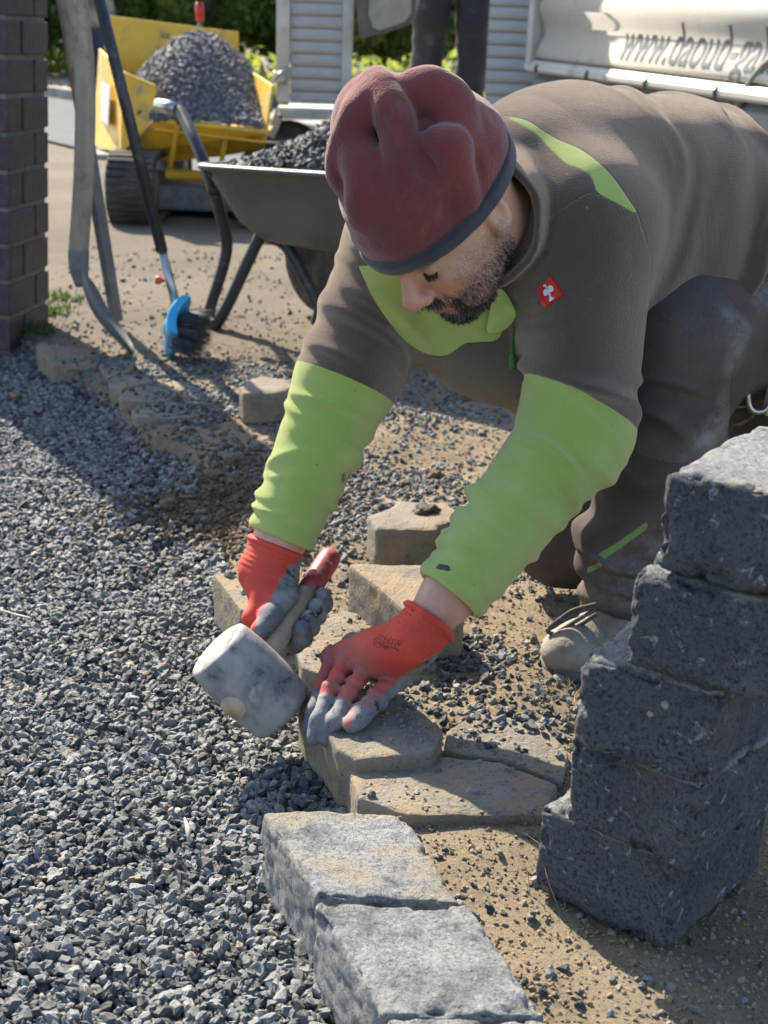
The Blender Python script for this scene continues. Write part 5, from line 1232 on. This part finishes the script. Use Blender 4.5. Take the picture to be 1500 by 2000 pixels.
outl = [(bow(hA+k*.02), hA+k*.02) for k in range(0, 50)]
extr('side_panel', outl+[(-.03, outl[-1][1]), (-.03, hA)], .02, LTk, M_PANEL, True)
extr('corner_post', [(.05, hB+.03), (.05, hA+1.0), (-.05, hA+1.0), (-.05, hB+.03)], -.05, .015, M_ALU)
extr('recess', [(.0, hB+.02), (.0, hA+.01), (-.02, hA+.01), (-.02, hB+.02)], .0, LTk, M_SKIRT)
extr('rail', [(.045, hB), (.055, hB+.012), (.055, hB+.032), (.045, hB+.040), (.040, hB+.052), (.03, hB+.060), (.0, hB+.060), (.0, hB)], -.05, LTk, M_PANEL)
extr('skirt', [(-.03, hB-.001), (-.10, hB-.001), (-.10, hC), (.015, hC), (.02, hC+.01), (.02, hC+.075), (-.005, hC+.10), (-.03, hC+.16)], .0, LTk, M_SKIRT)
extr('lower_sill', [(.0, hC-.035), (.02, hC-.045), (.03, hC-.09), (.0, hC-.13), (-.10, hC-.13), (-.10, hC-.035)], .5, LTk, M_SKIRT)
extr('floor', [(-.10, hA+.02), (-1.9, hA+.02), (-1.9, hB-.05), (-.10, hB-.05)], .0, LTk, M_SKIRT)
extr('far_side', [(-1.9, hB-.10), (-1.93, hB-.10), (-1.93, hA+1.0), (-1.9, hA+1.0)], .0, LTk, M_PANEL)
for k in range(5): 
    tube('rope_hook', [P0+sT*(.12+.62*k)+nT*.052+uT*(hB+.042), P0+sT*(.12+.62*k)+nT*.064+uT*(hB+.02), P0+sT*(.12+.62*k)+nT*.054+uT*(hB+.004)], .007, M_BLKTUBE, truck, 8, world=True)
lathe('bumper_stop', [(.0, 0), (.035, .0), (.04, .01), (.04, .05), (.03, .06)], M_SKIRT, truck, 16, axis_matrix(tuple(P0+sT*.03+uT*(hB-.09)+nT*-.03), tuple(nT)), world=True)
sw, hw_ = onT(1500, 350)
for k, sx in enumerate((sw+.15, sw+1.1)):
    wc = P0+sT*sx-nT*.12; wc[2] = .40
    w_ = lathe('wheel', [(.05, -.08), (.20, -.09), (.22, -.11), (.36, -.115), (.395, -.08), (.40, 0), (.395, .08), (.36, .115), (.22, .11), (.05, .06)], M_RUBBER, truck, 34, axis_matrix(tuple(wc), tuple(nT)), world=True)
    lathe('rim', [(.01, .05), (.08, .09), (.14, .05), (.20, .09), (.215, .112)], M_ALU, w_, 24, axis_matrix(tuple(wc), tuple(nT)), world=True)
    arc = [wc+nT*.13+sT*.48*math.cos(t)+uT*.48*math.sin(t) for t in np.linspace(.05, 3.09, 20)]
    tube('wheel_arch', arc, .03, M_SKIRT, truck, 8, world=True, squash=(.5, 1))
fc = bpy.data.curves.new('lettering', 'FONT'); fc.body = 'www.daoud-galla'; fc.size = 1.0; fc.shear = .22; fc.extrude = .002; fc.space_character = 1.0; fc.offset = .004
fo = bpy.data.objects.new('lettering', fc); COL.objects.link(fo); bpy.context.view_layer.update()
dg = bpy.context.evaluated_depsgraph_get(); me = bpy.data.meshes.new_from_object(fo.evaluated_get(dg)); bpy.data.objects.remove(fo); bpy.data.curves.remove(fc)
_b = bmesh.new(); _b.from_mesh(me)
for k in range(-14, 46): bmesh.ops.bisect_plane(_b, geom=_b.verts[:]+_b.edges[:]+_b.faces[:], plane_co=(0, k*.025, 0), plane_no=(0, 1, 0))
_b.to_mesh(me); _b.free()
co = np.array([v.co[:] for v in me.vertices]); (s0, h0), (s1, h1) = onT(1214, 113), onT(1483, 142)
xg = co[:, 0].max()*13.2/15; kx = (s1-s0)/xg; ky = (onT(1300, 42)[1]-onT(1300, 123)[1])/.68
h0 = onT(1214, 115)[1]
X = s0+co[:, 0]*kx; Hh = h0+co[:, 1]*ky; O = np.array([bow(h) for h in Hh])+.0012+np.where(co[:, 2] > 0, .0012, -.004)
Wd = P0+sT*X[:, None]+uT*Hh[:, None]+nT*O[:, None]-np.array(truck.location)
me.vertices.foreach_set('co', Wd.astype(np.float32).ravel()); me.materials.clear(); me.materials.append(M_TXT); me.update(); lo_ = link(bpy.data.objects.new('lettering', me), truck)

# ================================================================== ROAD, FAR SIDE, PLANTING
def sheet_poly(name, pts, z, mat, parent=None):
    o = mesh_obj(name, [(p[0], p[1], z) for p in pts], [tuple(range(len(pts)))], mat, parent, False); return o
n0, n1 = G(0, 262)[:2], G(200, 300)[:2]; f0, f1 = G(0, 172)[:2], G(200, 208)[:2]
rd = unit(np.append(n1-n0+f1-f0, 0))[:2]; 
a0, a1 = n0-rd*30, n1+rd*3.0; b0, b1 = f0-rd*30, f1+rd*6.0
road = sheet_poly('road', [a0, a1, (6, a1[1]-.0), (9, b1[1]), b1, b0], .006, M_ASPH); tag(road, 'grey asphalt street beyond the parked machines', 'road', kind='structure')
pv = np.array([-rd[1], rd[0]]); pv = pv*np.sign(pv@(f0-n0))
kerb = empty('kerb', (f0[0], f0[1], 0)); tag(kerb, 'concrete kerb of the far footway', 'kerb', kind='structure'); 
bm = bmesh.new(); bm_box(bm, (0, 0, .05), (.97, .15, .14)); k0 = from_bm('kerb_stone', bm, M_KERB, kerb, bevel=.015)
for i in range(-8, 16):
    o = k0 if i == -8 else link(k0.copy(), kerb); o.name = 'kerb_stone'; p = rd*i; o.location = (p[0]+pv[0]*.08, p[1]+pv[1]*.08, 0); o.rotation_euler = (0, 0, math.atan2(rd[1], rd[0])+random.uniform(-.004, .004))
fw0, fw1 = f0+pv*.17, f1+pv*.17
fw = sheet_poly('footway', [fw0-rd*30, fw1+rd*12, fw1+rd*12+pv*2.0, fw0-rd*30+pv*2.0], .10, simple('footway_slabs', (.33, .295, .25), (.26, .235, .2), 3, .9, .4, 80, .003)); tag(fw, 'pale footway behind the street', 'footway', kind='structure')
def leaf_mat(name, a, b):
    m = MB(name); t = m.attr('leaf'); c = m.mix(t, a, b); c = m.mix(m.ramp(t, .93, .95), c, (.20, .15, .035))
    mm = m.done(c, .55, None, spec=.35); tr = m.n('ShaderNodeBsdfTranslucent'); m.put(tr.inputs[0], m.mix(.65, c, (.48, .58, .09))); mx = m.n('ShaderNodeMixShader'); mx.inputs[0].default_value = .48
    m.l(m.b.outputs[0], mx.inputs[1]); m.l(tr.outputs[0], mx.inputs[2]); m.l(mx.outputs[0], m.out.inputs[0]); return mm
def leaves(name, P, size, mat, parent, up=.35):
    n = len(P); d = RNG.normal(size=(n, 3)); d /= np.linalg.norm(d, axis=1, keepdims=True); e = np.cross(d, RNG.normal(size=(n, 3))+[0, 0, up]); e /= np.linalg.norm(e, axis=1, keepdims=True)
    nr = np.cross(d, e); s = (size*RNG.uniform(.6, 1.35, n))[:, None]
    V = np.stack([P-d*s*.5, P+e*s*.28+nr*s*.06, P+d*s*.55, P-e*s*.28+nr*s*.06], 1).reshape(-1, 3); Fc = (np.arange(n)*4)[:, None]+np.arange(4)[None]
    o = mesh_obj(name, V, Fc, mat, parent, False, world=True); vattr(o, 'leaf', np.repeat(RNG.random(n), 4)); return o
M_BARK = simple('bark', (.11, .085, .065), (.07, .055, .042), 12, .95, .8, 40, .01, stretch=(1, 1, .25))
def tree(name, label, cat, loc, H_, rx, col, n, size, group=None, low=.0):
    t = empty(name, loc, 0, label, cat, group); loc = np.array(loc, float)
    tube('trunk', smooth_path([loc+[0, 0, -.05], loc+[.05*rx, 0, H_*.3], loc+[-.05*rx, .05, H_*.62]], 4), [.07*rx*(1-.07*i) for i in range(9)], M_BARK, t, 10, world=True)
    for k in range(5):
        a = k*1.256+.4; s = loc+[0, 0, H_*(.22+.07*k)]; tube('limb', smooth_path([s, s+[math.cos(a)*rx*.35, math.sin(a)*rx*.35, H_*.14], s+[math.cos(a)*rx*.62, math.sin(a)*rx*.62, H_*.24]], 3), [.028*rx, .026*rx, .024*rx, .020*rx, .016*rx, .012*rx, .008*rx], M_BARK, t, 7, world=True)
    K = 46; cc = RNG.normal(size=(K, 3)); cc /= np.linalg.norm(cc, axis=1, keepdims=True); cc *= (RNG.uniform(.35, 1, K)**.5)[:, None]; cen = loc+np.array([0, 0, low+(H_-low)*.54])+cc*[rx*.84, rx*.84, (H_-low)*.46]
    cr = RNG.uniform(.16, .34, K)*rx; ix = RNG.integers(0, K, n); q = RNG.normal(size=(n, 3)); q /= np.linalg.norm(q, axis=1, keepdims=True); P = cen[ix]+q*(cr[ix]*RNG.uniform(.35, 1.05, n)**.6)[:, None]*[1.05, 1.05, .85]; P[:, 2] = np.maximum(P[:, 2], .06)
    leaves('crown', P, size, col, t); return t
LM = [leaf_mat('dark_leaf', (.050, .092, .026), (.105, .165, .045)), leaf_mat('mid_leaf', (.072, .125, .030), (.145, .21, .05)), leaf_mat('yellow_leaf', (.085, .12, .022), (.19, .20, .045))]
BG = [(-8.6, 25.5, 3.6, 1.7, 0), (-6.7, 24.6, 3.2, 1.5, 0), (-4.9, 25.4, 3.8, 1.6, 1), (-3.2, 24.4, 3.4, 1.5, 1), (-1.7, 25.2, 3.9, 1.6, 0), (-.1, 23.6, 3.0, 1.4, 2), (1.4, 24.4, 3.5, 1.5, 1), (3.0, 24.0, 3.4, 1.5, 1), (4.8, 24.8, 3.8, 1.7, 0)]
BL_ = ['tall dark shrub at the street corner beside the brick pillar', 'dark green shrub between the pillar and the shovel handle', 'loose mid green shrub behind the black broom handle', 'leafy green shrub behind the yellow dumper skip', 'dark dense shrub beside the slatted trailer gate', 'yellowing bush seen through the gap between the trailer gates', 'mid green bush behind the standing legs', 'green bush behind the right slatted gate', 'dark shrub hidden behind the lorry body']
for i, (x, y, h_, r_, c) in enumerate(BG): tree('shrub', BL_[i], 'shrub', (x, y, .0), h_, r_, LM[c], 13000, .14, 'shrubs across the street')
for i, x in enumerate((-12, -8, -4.2, -.5, 3.4, 7.4)): tree('tree', 'tall tree rising '+('behind the shrub at the pillar', 'behind the shovel handle', 'behind the dumper skip', 'behind the left slatted gate', 'behind the right slatted gate', 'beyond the lorry body')[i], 'tree', (x, 30+1.2*(i % 2), 0), 8.0, 3.1, LM[i % 2], 9000, .40, 'trees behind the shrubs', low=.0)
vp = []
c0 = fw0+pv*2.1
n = 5200; s = RNG.uniform(-8, 9, n); w_ = RNG.uniform(0, 1.5, n); P = np.stack([c0[0]+rd[0]*s+pv[0]*w_, c0[1]+rd[1]*s+pv[1]*w_, .08+RNG.random(n)**1.4*(.25+.45*np.clip(.5+N2(s, w_, .9), 0, 1))], 1)
vg_ = leaves('verge_plants', P, .13, LM[2], None, up=1.0); tag(vg_, 'low yellow green ground cover along the footway', 'plants', kind='stuff')
vl = leaves('fallen_leaves', np.stack([c0[0]+rd[0]*s[:160]-pv[0]*RNG.uniform(0, 2.6, 160), c0[1]+rd[1]*s[:160]-pv[1]*RNG.uniform(0, 2.6, 160), np.full(160, .125)], 1), .12, simple('orange_leaf', (.42, .15, .03), (.30, .12, .04), 3, .8, 0), None); tag(vl, 'orange fallen leaves on the far footway', 'leaves', kind='stuff')
M_PICK = simple('white_fence_paint', (.74, .73, .70), (.62, .61, .58), 8, .6, .2, 60, .001)
fy2 = 17.5; fx0, fx1 = D(700, 150, fy2)[0], D(965, 150, fy2)[0]; zt = D(780, 138, fy2)[2]
fn_ = empty('picket_fence', ((fx0+fx1)/2, fy2, 0), 0, 'low white picket fence seen past the standing legs', 'fence')
for z in (.18, zt-.14): box('rail', ((fx0+fx1)/2, fy2+.02, z), (fx1-fx0, .025, .05), M_PICK, fn_, world=True, bevel=.004)
pk = prism('picket', [(-.026, 0), (.026, 0), (.026, zt-.03), (0, zt), (-.026, zt-.03)], .018, M_PICK, fn_)
for k in range(int((fx1-fx0)/.085)):
    o = pk if k == 0 else link(pk.copy(), fn_); o.name = 'picket'; o.location = (fx0+k*.085-(fx0+fx1)/2, -.012, .02)
for k in (0, 1, 2): box('post', (fx0+.2+k*(fx1-fx0)*.4, fy2+.06, zt*.53), (.09, .09, zt*1.08), M_PICK, fn_, world=True, bevel=.008)

# ================================================================== STANDING PEOPLE
def standing(loc, yaw, feet, label, cj, ct, hgt=1.78, h=.012, arm='down'):
    p = empty('person', loc, 0, label, 'person'); L0 = np.array(loc, float); c, s = math.cos(yaw), math.sin(yaw); k = hgt/1.78
    def w(x, y, z): return L0+np.array([c*x-s*y, s*x+c*y, z])*k
    hip = [w(-.10, 0, .93), w(.10, 0, .93)]; ft = [w(*f, .10) for f in feet]; kn = [(a*.47+b*.53)+np.array([0, -.03, .0]) for a, b in zip(hip, ft)]
    sh = [w(-.20, 0, 1.44), w(.20, 0, 1.44)]; el = [w(-.27, -.03, 1.14), w(.27, -.03, 1.14)]; hn = [w(-.25, -.20, .93), w(.25, -.20, .93)]
    def body(P):
        d = ell(P, w(0, -.01, 1.655), (.078*k, .098*k, .118*k)); d = smin(d, ell(P, w(0, -.05, 1.60), (.055*k, .05*k, .06*k)), .03); d = smin(d, ell(P, w(0, -.108, 1.635), (.014, .02, .02)), .015)
        for q in (-1, 1): d = smin(d, ell(P, w(q*.08, 0, 1.645), (.012, .022, .032)), .01)
        d = smin(d, cap(P, w(0, .01, 1.40), w(0, 0, 1.58), .058, .055), .03); d = smin(d, cap(P, w(0, 0, 1.35), w(0, 0, 1.0), .13, .12), .05)
        for i in (0, 1):
            a = cap(P, sh[i], el[i], .045, .04); a = smin(a, cap(P, el[i], hn[i], .038, .026), .02); a = smin(a, ell(P, hn[i]+np.array([0, -.03, -.05])*k, (.022, .042, .05)), .015)
            for fg in range(4): a = smin(a, cap(P, hn[i]+np.array([(fg-1.5)*.012, -.05, -.08]), hn[i]+np.array([(fg-1.5)*.013, -.055, -.135+.006*abs(fg-1.5)]), .009, .008), .006)
            d = smin(d, a, .02)
        return d
    def coat(P):
        d = cap(P, w(0, 0, 1.40), w(0, 0, .98), .165, .165); d = smin(d, cap(P, sh[0], sh[1], .085, .085), .08)
        for i in (0, 1): d = smin(d, smin(cap(P, sh[i], el[i], .075, .062), cap(P, el[i], hn[i], .060, .046), .02), .03)
        return smax(d-.008*vnoise(P, 8), -(P[:, 2]-float(w(0, 0, .88)[2])), .01)
    def trou(P):
        d = cap(P, hip[0], hip[1], .135, .135)
        for i in (0, 1):
            g = smin(cap(P, hip[i], kn[i], .120, .098), cap(P, kn[i], ft[i]+np.array([0, 0, .0]), .096, .086), .04)-.007*vnoise(P, 9, 3.0)-.0055*np.sin(P[:, 2]*55+4*vnoise(P, 6, 2.0))*np.clip(vnoise(P, 5)+.5, 0, 1); d = smin(d, g, .03)
        return smax(d, -(P[:, 2]-float(L0[2]+.06)), .01)
    lo, hi = L0-[.5, .5, .02], L0+[.5, .5, hgt+.05]
    sdf_obj('body', body, lo, hi, h, M_SKIN, p); sdf_obj('jacket', coat, lo, hi, h, cj, p); sdf_obj('trousers', trou, lo, hi, h*.8, ct, p)
    def hair(P): return smax(ell(P, w(0, .012, 1.675), (.088*k, .105*k, .115*k)), -(P[:, 2]-float(w(0, 0, 1.66)[2])-.35*(P@A3((s, -c, 0))-float(np.array([s, -c, 0])@L0))), .01)
    sdf_obj('hair', hair, lo, hi, h, M_HAIR, p)
    for i in (0, 1):
        f_ = unit(np.array([s*1.0, -c, 0])); b = L0+np.array([c*feet[i][0]*k, s*feet[i][0]*k, 0])
        def shoe(P, b=b): return smax(smin(cap(P, b+f_*.12+[0, 0, .045], b-f_*.08+[0, 0, .055], .048, .050), cap(P, b+[0, 0, .06], b+[0, 0, .13], .055, .055), .03), -(P[:, 2]-float(L0[2]+.002)), .005)
        sdf_obj('shoe', shoe, lo, hi, h, M_BLKTUBE, p)
    for o in [q for q in bpy.data.objects if q.parent == p and q.name.startswith('body')]:
        for nm in ('stubble', 'lip', 'brow', 'blush'): vattr(o, nm, np.zeros(len(o.data.vertices)))
    return p
M_DKTR = simple('dusty_dark_trousers', (.040, .042, .047), (.028, .030, .034), 7, .9, .4, 60, .004, dirt=(.13, .13, .13), dscale=5, damt=.25)
sp = D(888, 215, 8.55); standing((sp[0]-.02, 8.55, zb-.004), 0.0, [(-.17, 0), (.105, 0)], 'person in dusty dark work trousers standing on the trailer bed', simple('dark_work_jacket', (.05, .05, .055), (.035, .035, .04), 6, .9, .3, 40, .003), M_DKTR, h=.011)
fp_ = G(183, 182); standing((fp_[0], fp_[1], .0), .5, [(-.09, 0), (.12, 0)], 'distant person in blue jeans beyond the yellow dumper', simple('khaki_shirt', (.33, .27, .19), (.08, .07, .06), 4, .9, 0), simple('blue_jeans', (.030, .040, .075), (.022, .028, .05), 5, .9, 0), h=.022)
# shovel held above the trailer
hs_ = empty('shovel', tuple(D(752, 60, 8.0)), 0, 'mud caked square shovel held up beside the standing legs', 'shovel')
slab('blade', [D(688, -70, 8.0), D(702, 76, 8.0), D(745, 67, 8.0), D(800, 49, 8.0), D(812, 34, 8.0), D(817, -60, 8.0), D(790, -85, 8.0), D(715, -95, 8.0)], .012, simple('muddy_steel', (.16, .14, .115), (.10, .09, .075), 8, .85, .4, 60, .003), hs_, bevel=.004)
slab('worn_face', [D(722, -40, 7.992), D(720, 28, 7.992), D(728, 54, 7.992), D(742, 60, 7.992), D(790, 44, 7.992), D(803, 26, 7.992), D(804, -40, 7.992)], -.006, simple('dried_concrete', (.36, .33, .28), (.28, .255, .22), 10, .9, .5, 60, .004), hs_, bevel=.005)
tube('handle', [D(752, -60, 7.99), D(760, -300, 8.35), D(770, -420, 8.5)], [.02, .02, .02], M_OLDWOOD, hs_, 12, world=True)

# ================================================================== SMALL THINGS ON THE GROUND
def lump(name, px, r, mat, seed, z=None, flat=.75):
    p = G(*px, -.02 if z is None else z); zz = float(ground_z(np.array([p[0]]), np.array([p[1]]))[0]) if z is None else z
    bm = bmesh.new(); bmesh.ops.create_icosphere(bm, subdivisions=4, radius=r)
    for v in bm.verts:
        q = v.co.normalized(); f = 1+.42*mnoise.noise(q*1.6+Vector((seed, 0, 0)))+.20*mnoise.noise(q*4.5+Vector((0, seed, 0)))+.10*mnoise.noise(q*11+Vector((0, 0, seed))); v.co = q*r*f; v.co.z *= flat
    o = from_bm(name, bm, mat, None, smooth=True); o.location = (p[0], p[1], zz+r*flat*.55); return o
CL = [((330, 968), .017), ((228, 1018), .012), ((232, 1036), .008), ((850, 938), .016), ((905, 785), .018), ((790, 952), .012), ((240, 1082), .010), ((395, 985), .013), ((455, 905), .022), ((345, 1005), .010)]
CLB = ['brown clod lying on the grit below the dug soil', 'round brown clod alone on the lit grit', 'tiny clod touching the round brown clod', 'dark clod on the sand between the two lime sleeves', 'brown clod on the sand beside the near upper sleeve', 'crumbly clod on the scattered grit beside the lime sleeves', 'small pale clod on the open grit bed', 'clod at the foot of the dug soil bank', 'largest clod of soil below the flat paver in the dug gap', 'small clod beside the clod below the dug soil']
for i, (px, r_) in enumerate(CL): tag(lump('soil_clod', px, r_, M_CLOD, i*3.1), CLB[i], 'clod', 'loose clods of soil')
md_ = lump('mud_lump', (832, 1003), .024, simple('wet_mud', (.085, .062, .042), (.055, .040, .028), 30, .8, .9, 160, .005), 9.2, z=.064, flat=.5); tag(md_, 'dark lump of mud on top of the notched paver', 'mud')
def leaf_thing(px, size, rz, label):
    p = G(*px, -.065); n = 9; V = []; Fc = []
    for i in range(n):
        t = i/(n-1); w = math.sin(math.pi*t**.8)*.42*(1+.25*math.sin(t*26))
        for k in range(5): q = -1+k/2; V.append(((t-.5)*size, q*w*size, abs(q)*size*.16+.10*size*math.sin(t*5)))
    for i in range(n-1):
        for k in range(4): Fc.append((i*5+k, i*5+k+1, i*5+k+6, i*5+k+5))
    o = mesh_obj('leaf', V, Fc, simple('dry_leaf', (.34, .17, .07), (.22, .10, .045), 40, .8, .4, 200, .001), None, True); o.location = (p[0], p[1], float(ground_z(np.array([p[0]]), np.array([p[1]]))[0])+.012); o.rotation_euler = (.1, -.1, rz); md = o.modifiers.new('t', 'SOLIDIFY'); md.thickness = .0008; tag(o, label, 'leaf')
leaf_thing((150, 757), .050, .3, 'curled brown leaf at the foot of the paver edge'); leaf_thing((32, 784), .036, 1.0, 'small brown leaf lying on the shaded grit')
def string(px, label, r=.0016):
    pts = [G(u, v, -.05) for u, v in px]; pts = [np.array([p[0], p[1], float(ground_z(np.array([p[0]]), np.array([p[1]]))[0])+.013]) for p in pts]
    o = tube('string', smooth_path(pts, 6), r, simple('pale_string', (.50, .47, .41), (.4, .37, .32), 60, .9, 0), None, 6); tag(o, label, 'string')
string([(-60, 928), (0, 930), (40, 932), (78, 937)], 'short pale string on the grit near the dug soil', .0022); string([(-40, 1160), (0, 1180), (30, 1192), (62, 1203)], 'pale string end on the grit further from the paving')
p = G(362, 1640, -.045); o = tube('wood_splinter', [p+[.006, -.02, .008], p+[.004, 0, .014], p+[-.004, .022, .016]], [.001, .0038, .001], simple('pale_splinter', (.48, .42, .34), (.36, .31, .25), 80, .9, 0), None, 6); tag(o, 'pale wood splinter on the dark grit', 'splinter')
M_DRYGR = simple('dry_grass', (.42, .33, .17), (.30, .22, .10), 20, .9, 0); M_WEED = leaf_mat('weed_leaf', (.07, .14, .02), (.12, .20, .03))
def tuft(px, n, ln, mat, label, cat, spread=.02, lean=(0, 0, 1), name='grass_tuft', w=.0007):
    p = G(*px, -.015); r = p+RNG.normal(size=(n, 3))*[spread, spread, .001]; d = np.array(lean)+RNG.normal(size=(n, 3))*.5; d[:, 2] = np.abs(d[:, 2]); o = hairs(name, r, d, ln, w, mat, None, curl=.5); return tag(o, label, cat, kind='stuff')
tuft((1110, 1735), 60, .045, M_DRYGR, 'dry straw coloured grass tuft beside the bottom block', 'grass'); tuft((1170, 1640), 26, .075, M_DRYGR, 'wispy dry grass stalks leaning on the stack of blocks', 'grass', lean=(-.2, -.3, 1)); tuft((1085, 1370), 40, .03, M_DRYGR, 'thin dry grass in the grit by the boot', 'grass')
for px, n, lab in (((92, 612), 160, 'green weeds growing by the foot of the pillar'), ((62, 648), 120, 'grass blades at the pillar base'), ((120, 585), 90, 'small weeds on the sand behind the shovel')):
    tuft(px, n, .035, M_WEED, lab, 'weeds', spread=.045, name='weeds', w=.0022)
# belt clip on the worker
cp = D(1488, 745, 1.99)
tube('carabiner', smooth_path([cp+np.array([a*.020, 0, b*.045]) for a, b in ((0, 1), (.9, .7), (1, 0), (.7, -.8), (0, -1), (-.7, -.8), (-1, 0), (-.8, .7), (0, 1))], 5), .0042, M_STEEL, worker, 8, world=True)
tube('green_strap', [cp+np.array([.014, .012, .05]), cp+np.array([.016, .010, 0]), cp+np.array([.014, .012, -.05])], [.012, .013, .012], M_LIME, worker, 8, world=True, squash=(1, .3))
